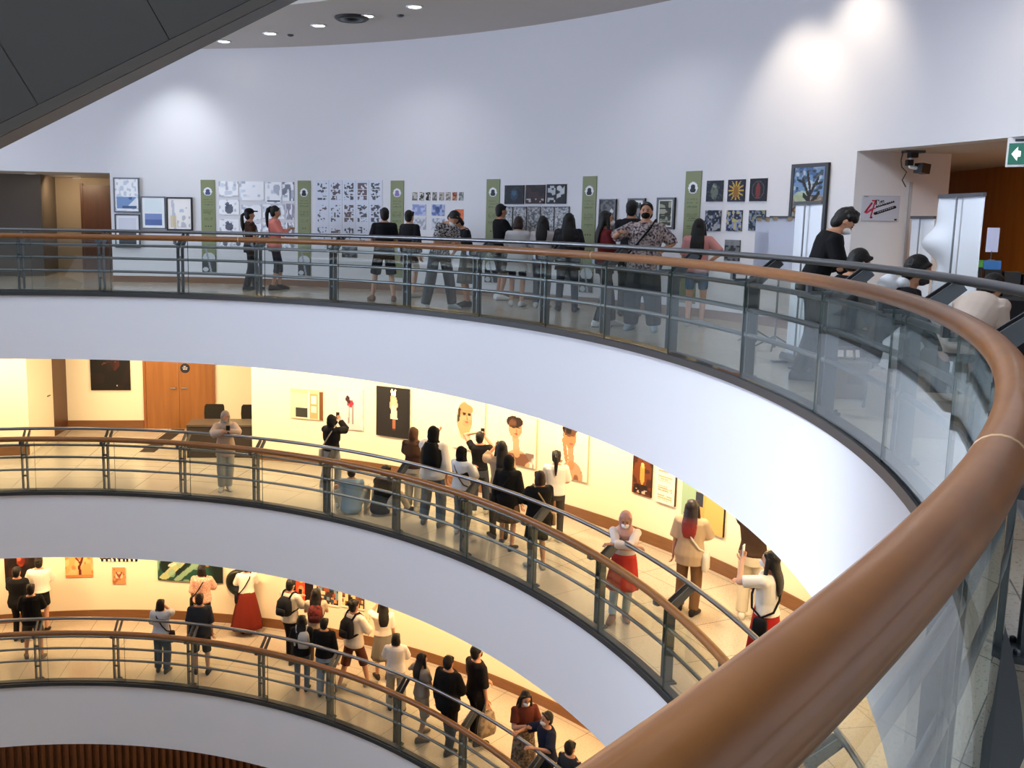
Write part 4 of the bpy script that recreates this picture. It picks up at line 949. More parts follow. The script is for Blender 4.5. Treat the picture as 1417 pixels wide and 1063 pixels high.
P(0, 868, 438, 277, rel=10, label='person in black behind the floral shirt woman', top='#1a1a1e', sleeve=.6, bcol='#1d2026', hair='short', shoes='#222225', arms=('look', 'look'))
q = P(0, 887, 457, 280, rel=188, girth=1.3, label='person in multicoloured floral shirt, black mask and wide dark trousers, facing the void', top='#b5a7a2', topnoise='#3c3348', nscale=34, sleeve=.55, hem=.76, loose=.035, bcol='#25292f', wide=1.7, hair='short', shoes='#8f9ca5', mask='#131316', face=True, legs=((-.16, .02), (.14, -.02)), arms=('hip', 'rail'))
q.crossbody('black crossbody bag of the floral shirt woman', BLK, '#1b1b1f', -1)
q = P(0, 960, 452, 309, H=1.5, rel=8, label='person with long black hair, pink top and denim shorts, before the last green banner', top='#c98d8a', sleeve=.5, hem=.84, loose=.028, bottom='shorts', bcol='#52708f', blen=.38, hair='verylong', shoes='#b5b3b0', skin='skin_light', legs=((-.1, .0), (.1, .05)), arms=('front', 'hip'))
q.handbag('tan woven bag at the left side of the long haired visitor in pink', '#8b7355', 0, length=.05, size=(.24, .1, .26), noise='#6a553c')
q = P(0, 1116, 524, H=1.65, rel=78, lean=17, nod=28, label='person in black clothes with white mask bending over the seated visitors by the stands', top='#0f0f12', sleeve=.9, hem=.80, loose=.03, bcol='#101115', wide=1.2, hair='fluffy', shoes='#1d1d20', mask='#e4e6ea', face=True, voxel=.010, legs=((-.12, .1), (.12, -.1)), arms=('look', 'look'))
def at_r(x, r):
    Q = Vector(oncyl(x, 560, r)); Q.z = 0; return Q
HB = empty('folding_stool', (0, 0, 0))
def stool(Pp, rz, label):
    o = empty('stool', Pp, rz); tag(o, label, 'stool', None)
    G().loft([[V((.17*math.cos(a), .17*math.sin(a), z)) for a in (math.tau*i/20 for i in range(20))] for z in (.40, .43)]).obj('seat', M['dark'], o)
    for i in range(4):
        a = math.tau*(i+.5)/4; G().capsule((.12*math.cos(a), .12*math.sin(a), .40), (.17*math.cos(a), .17*math.sin(a), .012), .012, .012, 8).obj('leg', M['post'], o, True)
    return o
bpy.data.objects.remove(HB)
SIT = dict(pel=(0, -.05, -.36), legs=((-.13, .36), (.13, .34)), knees=((-.2, .5, 1), (.2, .5, 1)))
pp = at_r(1156, 9.92)
stool(pp, 0, 'low round stool under the dark haired seated person in black')
P(0, 0, H=1.62, pos=pp, rel=60, lean=12, nod=20, label='seated person with black hair in black clothes, under the bending person', top='#131317', sleeve=.9, loose=.035, hem=.84, bcol='#17181c', hair='short', shoes='#2b2b2e', arms=('lap', 'lap'), voxel=.011, **SIT)
pp = at_r(1226, 9.95)
stool(pp, 0, 'low round stool under the seated person with white hood')
q = P(0, 0, H=1.60, pos=pp, rel=85, lean=16, nod=12, label='seated person in dark jacket with white hood and dark mask', top='#26272c', sleeve=1, loose=.04, hem=.84, bcol='#1a1b20', hair='short', shoes='#2b2b2e', mask='#34363c', face=True, arms=('lap', 'lap'), voxel=.011, **SIT)
g = G(); g.ell(q.T((0, -.13, 1.36)), (.15, .09, .10), None, 14, 8); g.capsule(q.T((-.10, -.05, 1.41)), q.T((.10, -.05, 1.41)), .05, .05); q.part(g, 'hood', cloth('#dfe1e6'), .012)
pp = at_r(1322, 10.62)
stool(pp, 0, 'low round stool under the crouching person in beige')
P(0, 0, H=1.58, pos=pp, rel=30, lean=42, nod=10, label='seated person in beige top leaning forward, beside the black display stand', top='#c9b8ac', sleeve=.95, loose=.04, hem=.84, bcol='#2b2d33', hair='short', shoes='#2b2b2e', arms=('lap', 'lap'), voxel=.011, **SIT)

# ------------------------------------------------------------------ visitors, middle gallery
P(1, 313, 677, H=1.55, rel=178, lean=9, nod=22, label='person in pale hijab and light clothes leaning on the rail before the dark desk', top='#b9a493', sleeve=1, hem=.70, loose=.035, bcol='#a5a398', wide=1.3, hair='hijab', hijab='#a79788', mask='#8d8f8e', shoes='#b9b3a6', arms=(((.05, .32, 1.33), (1, .1, -.5)), ((.05, .32, 1.33), (1, .1, -.5))), legs=((-.05, .02), (.09, .05))).phone('phone held at the rail by the person in pale hijab', 1)
q = P(1, 459, 681, 574, rel=28, label='person in black hooded top and grey jeans photographing the tall pale canvas', top='#0f0f11', sleeve=1, hem=.9, loose=.035, bcol='#7d8288', wide=1.2, hair='hijab', hijab='#131315', shoes='#b9b5ac', arms=('phone', 'phone'), legs=((-.2, -.05), (.1, .06)))
q.phone('phone raised by the person in black hooded top', 1); q.crossbody('pale shoulder bag of the person in black hooded top', '#8a8478', '#b9b3a4', 1, (.2, .08, .24))
FLOOR = dict(pel=(0, -.02, -.77), knees=((-.6, .4, 1), (.6, .4, 1)))
P(1, 486, 709, H=1.58, rel=8, label='person with brown bob in pale blue shirt sitting on the floor against the glass', top='#9fb4c4', sleeve=.9, loose=.045, hem=.80, bcol='#c9c4b4', hair='buckethat', hcol='hair_brown', shoes='#e0dccf', lean=8, legs=((-.3, .30), (.25, .28)), arms=('lap', 'lap'), **FLOOR)
P(1, 527, 711, H=1.62, rel=40, label='person in black top sitting on the floor beside the pale blue shirt, knee raised', top='#17171a', sleeve=.45, loose=.04, hem=.80, bcol='#b3aca0', hair='short', shoes='#2a2624', lean=14, legs=((-.2, .42), (.3, .40)), arms=('lap', 'lap'), **FLOOR)
P(1, 571, 706, H=1.5, rel=18, label='person in brown hijab and dark brown top with pale trousers', top='#3a2620', sleeve=1, hem=.86, loose=.03, bcol='#b5b1a4', wide=1.4, hair='hijab', hijab='#4e3628', shoes='#c9c2b2', arms=('look', 'look'))
q = P(1, 598, 727, 590, rel=20, label='tall person in loose white shirt with black scarf down the back and blue jeans', top='#d8d4cc', sleeve=.8, hem=.80, loose=.06, bcol='#5c6a78', wide=1.4, hair='hijab', hijab='#121214', shoes='#6a655c', arms=('phone', 'down'), legs=((-.16, .02), (.15, -.02)))
g = G(); g.loft([[q.T((x*w_, y, z)) for x, y in ((-1, -.10), (-.5, -.145), (.5, -.145), (1, -.10), (.5, -.20), (-.5, -.20))] for z, w_ in ((1.42, .10), (1.3, .17), (1.15, .19), (1.0, .16))]); q.part(g, 'scarf_tail', cloth('#121214'))
q = P(1, 637, 740, 618, rel=42, label='person in black hijab, white shirt and grey wide trousers, below the leftmost portrait', top='#cdd0d2', sleeve=1, hem=.88, loose=.045, bcol='#6d757a', wide=1.5, hair='hijab', hijab='#0f0f11', shoes='#c9c2b2', arms=('look', 'look'))
q.crossbody('tan sling bag strap and pouch of the person in black hijab', '#6a4c34', '#4a3628', -1)
q = P(1, 662, 712, 597, rel=12, label='person in black sleeveless top photographing the leftmost portrait', top='#131316', sleeve=.25, hem=.9, loose=.02, bcol='#3b4049', wide=1.3, hair='short', shoes='#c9c2b2', arms=('head', 'phone'), legs=((-.1, -.04), (.14, .10)))
q.phone('phone raised by the person in black sleeveless top', 1)
q = P(1, 694, None, 610, H=1.62, rel=-12, label='person with very long black hair in beige top, left of the middle portrait', top='#b59a7c', sleeve=.8, hem=.78, loose=.03, bcol='#4a4038', hair='verylong', shoes='#3a2e28', arms=('phone', 'down'))
q = P(1, 701, 758, H=1.5, rel=18, label='person in black hijab, black top and brown skirt to the knee, walking along the rail', top='#101012', sleeve=1, hem=.72, loose=.05, bottom='skirt', bcol='#5a4636', blen=.5, flare=.22, hair='hijab', hijab='#0e0e10', shoes='#2a2422', arms=('down', 'down'), legs=((-.14, .12), (.12, -.1)))
q.crossbody('black handbag on the left of the person in black hijab and brown skirt', '#17171a', '#17171a', 1, (.3, .1, .22))
P(1, 766, 748, 623, rel=0, label='person with black ponytail and white shirt, between the middle and right portraits', top='#e0d9cc', sleeve=.5, hem=.86, loose=.035, bcol='#3f3c38', hair='pony', shoes='#d8d2c4', arms=('front', 'front'))
q = P(1, 747, None, 651, H=1.5, rel=-22, girth=1.1, label='person in loose black tee and black shorts with a tan sling strap, near the rail', top='#0f0f11', sleeve=.5, hem=.76, loose=.05, bottom='shorts', bcol='#17181c', blen=.5, wide=1.5, hair='bob', hcol='hair_brown', shoes='#b9b3a6', arms=('look', 'look'))
q.crossbody('tan sling bag of the person in loose black tee', '#a58c66', '#8a7250', -1)
P(1, 860, 856, H=1.5, rel=182, lean=12, nod=10, label='person in pink hijab and red skirt leaning on the rail with folded arms', top='#d9cfca', sleeve=1, hem=.9, loose=.02, bottom='skirt', bcol='#b5382e', blen=.48, flare=.215, leggings='#a9bac6', hair='hijab', hijab='#c99c90', mask='#eeeff0', face=True, skin='skin', shoes='#8a6a54', arms=('railcross', 'railcross'), legs=((-.05, -.02), (.13, .12)), voxel=.011)
q = P(1, 950, 848, 691, rel=12, label='person with long red tipped hair in beige short sleeved shirt and brown trousers', top='#b7a184', sleeve=.5, hem=.74, loose=.05, bcol='#7a5a3c', wide=1.2, hair='tipped', tip='#8a2a24', shoes='#2a2422', arms=('down', 'look'), legs=((-.12, .05), (.1, -.05)), voxel=.012)
q.crossbody('white sling bag of the person with red tipped hair', '#e6e0d2', '#e9e4d8', -1, (.2, .08, .26)); q.phone('phone held up by the person with red tipped hair', 1)
q = P(1, 1036, 858, H=1.64, rel=8, label='person in dark brown top and cream trousers, head under the white balcony edge', top='#3a2a20', sleeve=.5, hem=.9, loose=.03, bcol='#d5cbb2', wide=1.35, hair='short', hcol='hair_brown', shoes='#e0dccf', arms=('head', 'front'))
q = P(1, 1066, None, 762, H=1.6, rel=-75, label='person in white tee and red skirt, half hidden by the near handrail', top='#e9e4da', sleeve=.45, hem=.92, loose=.03, bottom='skirt', bcol='#a3201f', blen=.2, flare=.24, hair='long', mask='#dfe3e8', face=True, skin='skin_light', shoes='#3a2e28', arms=('phone', 'look'))
q.phone('white phone held by the person in white tee and red skirt', 0, '#e3e5ea'); q.crossbody('black handbag of the person in white tee and red skirt', '#17171a', '#17171a', 1)

# ------------------------------------------------------------------ visitors, lower gallery
q = P(2, 23, None, 784, H=1.62, rel=28, label='person in black blouse before the near black painting with red blot', top='#131315', sleeve=.9, hem=.78, loose=.06, bcol='#1d1c1e', hair='short', shoes='#2a2422', arms=('look', 'down'))
q.handbag('small pink bag carried by the person in black blouse', '#a8485a', 1, size=(.2, .06, .2), length=.02, name='pink_bag')
P(2, 58, 875, 771, rel=5, label='person in white blouse and black shorts at the near black painting', top='#e3dccb', sleeve=.95, hem=.92, loose=.06, bottom='shorts', bcol='#161618', blen=.35, wide=1.5, hair='bun', shoes='#1d1a1a', arms=('look', 'look'))
q = P(2, 47, 912, H=1.58, rel=10, label='person in black tee and long dark grey shorts standing near the rail, left edge', top='#0f0f11', sleeve=.5, hem=.80, loose=.05, bottom='shorts', bcol='#3b3a3a', blen=.5, wide=1.6, hair='short', shoes='#6a5a4c', arms=('front', 'front'), legs=((-.15, .05), (.17, -.05)))
q = P(2, 222, None, 829, H=1.5, rel=18, label='person in white tee and blue jeans with black shoulder bag, near the rail', top='#c9cdd4', sleeve=.5, hem=.82, loose=.04, bcol='#3d4a5c', wide=1.35, hair='bob', shoes='#4a4a4a', arms=('front', 'chin'))
q.crossbody('black shoulder bag of the person in white tee and blue jeans', BLK, BLK, -1, (.2, .1, .22))
P(2, 278, 932, 821, rel=4, girth=1.15, label='person with grey brown hair in dark blue grey tee and black shorts', top='#2b3038', sleeve=.55, hem=.78, loose=.035, bottom='shorts', bcol='#15161a', blen=.55, wide=1.3, hair='short', hcol='hair_brown', shoes='#16161a', arms=('down', 'down'), legs=((-.1, .03), (.14, -.03)))
q = P(2, 279, None, 781.5, H=1.62, rel=15, label='person in pink patterned blouse before the wide dark green painting', top='#c98f7c', topnoise='#e3bda4', sleeve=.6, hem=.84, loose=.045, bcol='#1d1c20', hair='bob', shoes='#2a2422', arms=('down', 'look'))
q.crossbody('dark shoulder bag of the person in pink patterned blouse', '#2a2426', '#201c1e', 1)
q = P(2, 342, 876, H=1.60, rel=-5, label='person in white tee and long dark red pleated skirt at the round disc', top='#e9e2d2', sleeve=.5, hem=.95, loose=.03, bottom='skirt', bcol='#6d2318', blen=.14, flare=.33, hair='short', shoes='#2a2422', arms=('look', 'look'))
q.crossbody('black crossbody bag of the person in long red skirt', BLK, BLK, 1)
q = P(2, 402, 915, 802, rel=40, label='person in off white tee and black trousers with black backpack looking at a phone', top='#cfc6b4', sleeve=.5, hem=.84, loose=.035, bcol='#131318', hair='short', shoes='#2a2422', nod=15, arms=('look', 'look'), legs=((-.12, .1), (.12, -.08)))
q.backpack('black backpack on the person in off white tee and black trousers', '#17191f'); q.phone('phone held by the person with black backpack', 1)
q = P(2, 437, None, 814, H=1.6, rel=5, label='person with very long dark hair and dark red backpack', top='#bfae96', sleeve=.3, hem=.84, loose=.03, bcol='#4a4038', hair='long', shoes='#2a2422', arms=('look', 'look'))
q.backpack('dark red patterned backpack below long dark hair', '#3a1416', '#6a2a28')
q = P(2, 418, 955, 851, rel=6, label='person with long dark hair in black top and jeans with pale backpack, near the rail', top='#17171b', sleeve=.9, hem=.80, loose=.035, bcol='#4a5a70', hair='long', shoes='#26272b', arms=('front', 'front'))
q.backpack('pale grey backpack on the person in black top and jeans', '#b9bcc0', None, .8, .05)
P(2, 449, 964, 855, rel=18, label='person in black long sleeved top and light blue jeans, near the rail', top='#101013', sleeve=1, hem=.86, loose=.035, bcol='#8296ab', wide=1.3, hair='short', shoes='#3a3a3e', arms=('front', 'down'))
q = P(2, 490, 953, 829, rel=48, label='person in white printed tee and brown shorts walking right, black backpack', top='#e0d6c4', sleeve=.6, hem=.82, loose=.045, bottom='shorts', bcol='#5a3226', blen=.55, wide=1.35, hair='bun', hcol='hair', shoes='#8a8478', arms=('front', 'look'), legs=((-.12, -.25), (.12, .22)))
q.backpack('black backpack on the person in brown shorts', '#1b1b20', None, .9)
q = P(2, 530, None, 831, H=1.6, rel=-8, label='person in white tee and grey skirt photographing the wall', top='#e6dccb', sleeve=.5, hem=.95, loose=.035, bottom='skirt', bcol='#7a766c', blen=.45, flare=.21, hair='long', shoes='#3a3230', arms=('phone', 'down'))
q.phone('phone raised by the person in white tee and grey skirt', 0); q.handbag('black bag hanging from the hand of the person in grey skirt', '#1a1719', 1, length=.1, size=(.26, .1, .3))
P(2, 548, None, 876, H=1.5, rel=4, label='person with black bob in white tee and grey trousers, near the rail', top='#ddd8d0', sleeve=.55, hem=.86, loose=.045, bcol='#a09a8c', wide=1.35, hair='bob', shoes='#26222a', arms=('look', 'look'), legs=((-.12, .08), (.14, -.08)))
q = P(2, 657, 1028, 893, rel=50, label='person in black with mask behind the couple, carrying a pale tote', top='#1a1719', sleeve=.6, hem=.82, loose=.035, bcol='#17171b', hair='short', shoes='#2a2422', mask='#201d1f', arms=('front', 'down'))
q.handbag('pale striped tote bag carried behind the couple', '#a89880', 1, length=.12, size=(.34, .1, .4), noise='#7a6c58')
P(2, 619, 1038, 907, rel=35, girth=1.15, label='person in big black jacket with arm round a companion, near the rail', top='#0d0d0f', sleeve=1, hem=.74, loose=.05, bcol='#15161a', wide=1.25, hair='short', shoes='#1d1d20', arms=('down', 'front'), legs=((-.05, .14), (.1, -.12)))
P(2, 583, 1022, H=1.56, rel=60, label='person in grey shorts with hand on the rail, left of the black jacket', top='#8d8172', sleeve=.3, hem=.86, loose=.03, bottom='shorts', bcol='#a59a88', blen=.5, wide=1.4, hair='long', shoes='#6a5f52', arms=('out', 'front'), legs=((-.12, .08), (.1, -.1)))
P(2, 727, None, 955, H=1.62, rel=160, label='person with long dark hair, rust top and patterned skirt, white mask, looking down', top='#5a2a1e', sleeve=.4, hem=.92, loose=.025, bottom='skirt', bcol='#4a3e36', bnoise='#8a7a66', blen=.3, flare=.2, hair='long', mask='#f0f0f0', face=True, shoes='#2a2422', nod=20, arms=('look', 'look'))
P(2, 759, None, 985, H=1.55, rel=-120, label='person in navy polo shirt with white mask leaning on the rail', top='#141b30', sleeve=.55, hem=.84, loose=.04, bcol='#1a1b20', hair='short', mask='#eceef0', face=True, shoes='#2a2422', lean=3, arms=('rail', 'rail'))
P(2, 790, None, 1025, H=1.5, rel=40, label='person of whom only the black haired head shows above the near handrail', top='#2b2d33', sleeve=.5, bcol='#1a1b20', hair='short', shoes='#2a2422')
# ------------------------------------------------------------------ things at the right end of the upper gallery
def rollup(Pp, rz, w, h, label, flap=False):
    """roll-up banner seen from its blank back: cassette, feet, pole, sheet, top clamp"""
    o = empty('rollup_banner', Pp, rz); tag(o, label, 'roll-up banner')
    g = G(); g.loft([[V((x, y, z)) for y, z in ((-.05, .02), (.05, .02), (.06, .06), (.03, .10), (-.03, .10), (-.06, .06))] for x in (-w/2-.02, w/2+.02)]); g.obj('cassette', M['steel'], o)
    for s in (-1, 1): G().box((s*w*.35, 0, .012), (.05, .36, .02)).obj('foot', M['post'], o)
    G().capsule((0, -.035, .08), (0, -.035, h-.02), .011, .009, 8).obj('pole', M['steel'], o, True)
    g = G()
    n = 24; rows = 30; vs = []; fs = []
    for j in range(rows+1):
        z = .08 + (h-.09)*j/rows; t = j/rows
        for i in range(n+1):
            u = i/n; x = (u-.5)*w; y = .008 + .012*math.sin(u*9+t*3)*.4
            if flap:
                k = smst((.5-u)*2.2)*math.exp(-((t-.70)/.13)**2); y += -.0*k; x -= .17*k*w/.85; y -= .10*k*math.sin(t*19) ; y += .02*math.sin(12*t+5*u)*smst((.55-u)*2)
            vs.append((x, y, z))
    for j in range(rows):
        for i in range(n): a = j*(n+1)+i; fs.append((a, a+1, a+n+2, a+n+1))
    g.add(vs, fs); s_ = g.obj('sheet', mat('blank_banner_sheet', '#e8edf4', .5), o, True)
    md = s_.modifiers.new('t', 'SOLIDIFY'); md.thickness = .004
    G().box((0, .0, h), (w+.01, .03, .035)).obj('top_clamp', M['steel'], o)
    return o
def face_cam(Pp, off): return -math.atan2(Pp[0], Pp[1]) + math.radians(off)
p1 = Vector(onz(1103, 506, 0)); p1.z = 0
rollup(p1, face_cam(p1, -66), .62, 1.66, 'narrow white roll-up banner seen from behind, left of the person in black bending over')
p2 = pol(10.3, -3.9)
p2 = at_r(1303, 11.3)
rollup(p2, face_cam(p2, -62), .76, 1.73, 'large white roll-up banner with crumpled sheet, seen from behind before the orange wall', True)
p3 = Vector(onz(1262, 475, 0)); p3.z = 0
rollup(p3, face_cam(p3, -60), .5, 1.55, 'small grey white roll-up banner by the passage wall, behind the white hood')
def clipstand(px, py, yt, wpx, label):
    Pp = Vector(onz(px, py, 0)); Pp.z = 0; d = math.hypot(Pp.x, Pp.y); s = 1268/d
    zt = EYE - (yt - proj((Pp.x, Pp.y, EYE))[1])/s; w = wpx/s; hh = .62
    o = empty('display_stand', Pp, face_cam(Pp, 0)); tag(o, label, 'display stand')
    G().capsule((0, .03, .03), (0, .03, zt-.1), .012, .012, 8).obj('pole', M['steel'], o, True)
    for i in range(3):
        a = math.tau*i/3+.4; G().capsule((0, .03, .16), (.26*math.cos(a), .03+.26*math.sin(a), .012), .01, .01, 8).obj('leg', M['post'], o, True)
    G().box((0, 0, zt-hh/2), (w, .012, hh), Matrix.Rotation(-.05, 3, 'X')).obj('board', mat('pale_blue_board', '#cdd5ea', .5), o)
    for i in (-1, 1): G().box((i*w*.28, -.015, zt-.02), (.05, .02, .035)).obj('clip', mat('tan_clip', '#a08a6a', .5), o)
    G().box((0, -.002, zt), (w+.01, .025, .02)).obj('top_bar', M['post'], o)
clipstand(1046, 476, 302, 19, 'narrower pale display board with top clips on a stand, left of its twin')
clipstand(1071, 484, 301, 31, 'wider pale display board with top clips on a stand, left of the narrow white roll-up')
# sign on the passage wall
nd = (NB-NA).normalized(); nn = Vector((nd.y, -nd.x, 0))
def on_niche(px, py):
    d = Vector(ray(px, py)); c = Vector((0, 0, EYE)); t = (NA-c).dot(nn)/d.dot(nn); return c + d*t
a, b = on_niche(1192, 288), on_niche(1243, 288); t_, b_ = on_niche(1217, 271), on_niche(1217, 306)
p = Pic(102, 70, '#c3c8d8').rect(0, 0, 1, .02, '#9aa0b0').rect(0, .98, 1, 1, '#9aa0b0')
for x0, y0, x1, y1, w_, c in ((.08, .66, .24, .3, .03, '#9c1f3a'), (.12, .68, .3, .5, .035, '#c0405a'), (.24, .8, .33, .2, .022, '#b5304c'), (.27, .2, .34, .2, .035, '#b5304c'), (.25, .86, .25, .86, .04, '#7a1a30'), (.2, .56, .34, .5, .02, '#a8304a')): p.line(x0, y0, x1, y1, w_, c)
ink = '#14141c'
for x0, y0, x1, y1 in ((.36, .18, .36, .34), (.34, .18, .385, .17), (.34, .345, .385, .335), (.42, .17, .415, .21), (.46, .32, .46, .22), (.46, .24, .5, .2), (.5, .22, .51, .3), (.51, .23, .55, .18), (.555, .2, .56, .28)): p.line(x0, y0, x1, y1, .012, ink)
for i in range(9):
    x = .36+i*.055; y = .46-i*.026; p.line(x, y, x+.02, y-.06, .013, ink).line(x+.02, y-.06, x+.04, y-.005, .013, ink).line(x, y+.01, x+.05, y-.012, .012, ink)
p.line(.36, .7, .86, .44, .055, ink)
for i in range(8): p.line(.42+i*.055, .66-i*.029, .435+i*.055, .64-i*.029, .012, '#aab0c4')
p.rect(.88, .9, .95, .97, '#33384a'); p.rect(.02, .03, .14, .055, '#5a6070')
o = link('lettered_sign', canvas_mesh(p, (b-a).length, t_.z-b_.z, .02, '#b9bdca')); o.location = (a+b)/2 - nn*(-.014 if nn.dot(Vector((0, 0, 0))-NA) > 0 else .014); o.location.z = (t_.z+b_.z)/2
o.rotation_euler.z = math.atan2(nd.y, nd.x); tag(o, 'grey sign with red and black brush lettering beside the head of the person in black', 'sign')
# security camera under the soffit of the passage
sc = Vector(onz(1262, 208.5, 2.37)); sc.z = 2.37
o = empty('security_camera', sc); tag(o, 'black and white security camera hanging under the passage soffit', 'security camera')
G().box((.02, 0, -.015), (.24, .12, .03)).obj('mount_plate', M['post'], o)
G().capsule((0, 0, -.02), (-.02, -.03, -.20), .03, .022).capsule((-.02, -.03, -.20), (.08, -.045, -.22), .022, .022).obj('bracket', M['white'], o, True)
G().box((.12, -.05, -.22), (.13, .13, .12), Matrix.Rotation(.3, 3, 'Z') @ Matrix.Rotation(.12, 3, 'Y')).obj('camera_body', M['black'], o)
G().box((-.01, -.05, -.06), (.09, .1, .06)).box((-.04, -.04, -.15), (.07, .07, .07)).obj('joint_block', M['black'], o)
G().tube([(-.11, .0, -.02), (-.12, .01, -.12), (-.10, .02, -.2), (-.03, .03, -.26), (-.06, .06, -.36), (.0, .08, -.44)], .007, 6).obj('cable', M['dark'], o, True)
c1 = on_niche(1261, 246); c2 = on_niche(1255, 345)
o = G().box((0, 0, 0), (.035, .02, 1.6)).obj('cable_conduit', mat('grey_conduit', '#b9bac0', .5)); o.location = (c1.x, c1.y, 1.2) ; o.location -= nn*(-.012 if nn.dot(-NA) > 0 else .012); o.rotation_euler.z = math.atan2(nd.y, nd.x); tag(o, 'thin grey cable conduit running down the passage wall below the camera', 'conduit')
# exit sign
ex = Vector(onz(1409, 190, 2.37)); ex.z = 2.37; dz = math.hypot(ex.x, ex.y)
o = empty('exit_sign', ex, face_cam(ex, 0)); tag(o, 'green exit sign with white left arrow under the lintel, top right', 'exit sign')
k = dz/1268
G().box((0, 0, -.02), (.14, .05, .06)).box((10*k, 0, -17*k), (40*k, .06, 33*k)).obj('housing', M['white'], o)
G().box((10*k, -.034, -19*k), (36*k, .012, 24*k)).obj('panel', mat('exit_green', '#0f5c4c', .4, emit='#0f5c4c', estr=.6), o)
g = G(); ar = [(-5, 0), (1, 8), (1, 3.6), (4, 3.0), (4, -3.0), (1, -3.6), (1, -8)]
g.loft([[V((x*k, y, -19*k + z*k)) for x, z in ar] for y in (-.041, -.045)]); g.obj('arrow', mat('exit_white', '#ffffff', .4, emit='#ffffff', estr=.7), o)
g = G(); g.ell((19*k, -.044, -12*k), (2*k, .003, 2*k)); g.loft([[V((x*k, y, z*k)) for x, z in ((16, -15), (21, -15), (22, -21), (25, -27), (22, -28), (19, -23), (15, -28), (13, -27), (16, -21))] for y in (-.041, -.045)]); g.obj('running_figure', _mats['exit_white'], o)
G().box((2*k, -.035, -3.6*k), (9*k, .012, 2.5*k)).obj('indicator', M['dark'], o)
# black display stand with boxes, before the orange wall
bs = Vector(onz(1366, 500, 0)); bs.z = 0; bz = face_cam(bs, 0); sc_ = math.hypot(bs.x, bs.y)/1268
o = empty('display_table', bs, bz); tag(o, 'black table with cloth front carrying the black boxes, right edge', 'table')
G().box((.18, 0, .70), (.95, .5, .04)).obj('table_top', M['dark'], o)
G().box((.18, -.24, .36), (.93, .02, .66)).obj('cloth_front', cloth('#1b1b1f'), o)
for i in (-1, 1):
    for j in (-1, 1): G().box((.18+i*.44, j*.2, .34), (.04, .04, .68)).obj('leg', M['post'], o)
bR = Matrix.Rotation(bz, 3, 'Z')
def on_table(x, y, z=.72): return bs + bR @ V((x, y, 0)) + V((0, 0, z))
def tbox(name, x, y, z, size, m, label, cat, grp=None, rz=0, extra=None):
    o = G().box((0, 0, size[2]/2), size).obj(name, m); o.location = on_table(x, y, z); o.rotation_euler.z = bz+rz; tag(o, label, cat, grp)
    if extra: G().box((0, -size[1]/2-.003, size[2]*.62), (size[0]*.5, .006, size[2]*.3)).obj('price_label', M['white'], o)
    return o
wh2 = ('leftmost', 'second', 'third', 'fourth', 'rightmost')
for i in range(5): tbox('black_box', -.20+i*.17, -.02, .72, (.15, .26, .30-.02*i), M['black'], 'black upright box on the black table, %s of five' % wh2[i], 'box', 'black boxes on the display table', .05*i, i < 2)
tbox('green_box', -.20, -.02, 1.02, (.15, .18, .07), mat('green_card', '#4e9a3a', .5), 'small green box on the leftmost black box', 'box')
tbox('blue_box', -.04, -.02, 1.00, (.16, .18, .09), mat('blue_card', '#2f6fae', .5), 'small blue box on the second black box', 'box')
o = empty('price_stand', on_table(-.06, .03, 1.09), bz+.2); tag(o, 'small white price card standing above the blue box', 'price card')
G().capsule((0, 0, 0), (0, 0, .1), .006, .006, 8).box((0, 0, .004), (.07, .05, .008)).obj('stem', M['steel'], o)
G().box((0, 0, .22), (.115, .008, .26)).obj('card', mat('pale_violet_card', '#c9cfee', .5), o)
# cardboard boxes and bags standing behind the glass by the seated visitors
def carton(px, py, w, h, d, rz, label, z=0, open_=False):
    Pp = Vector(onz(px, py, z)); o = empty('cardboard_box', Pp, face_cam(Pp, rz)); tag(o, label, 'box', None)
    G().box((0, 0, h/2), (w, d, h)).obj('carton', M['cardboard'], o)
    for s in (-1, 1): G().box((s*w/4, 0, h+.004), (w/2-.004, d, .006), Matrix.Rotation(s*(.5 if open_ else .0), 3, 'Y')).obj('flap', M['cardboard'], o)
    G().box((0, -d/2-.003, h*.55), (w*.3, .004, h*.25)).obj('label_patch', mat('faded_label', '#8a7a66', .7), o)
def at(r, t): x, y = proj(pol(r, t))[:2]; return x, y
for r, t, w_, h_, d_, rz, l in ((9.95, 3.6, .42, .30, .34, 20, 'brown cardboard box on the floor behind the glass, leftmost one'), (9.98, -1.0, .40, .34, .34, -10, 'brown cardboard box behind the glass, below the plastic bag'), (9.97, -4.6, .38, .26, .32, 15, 'brown cardboard box behind the glass, nearest the viewer')):
    x_, y_ = at(r, t); carton(x_, y_, w_, h_, d_, rz, l)
x_, y_ = at(9.97, 2.0)
g = G()
rings = []
for z, r in ((0, .10), (.03, .155), (.12, .17), (.22, .15), (.30, .09), (.35, .05), (.42, .07)):
    rings.append([V((r*(1+.12*math.sin(5*a+z*20))*math.cos(a), r*.75*(1+.1*math.sin(4*a+2+z*15))*math.sin(a), z)) for a in (math.tau*i/28 for i in range(28))])
g.loft(rings); o = g.obj('plastic_bag', M['bag'], None, True); o.location = pol(9.98, -1.0, .352); tag(o, 'crumpled white plastic bag standing on the middle cardboard box', 'bag')

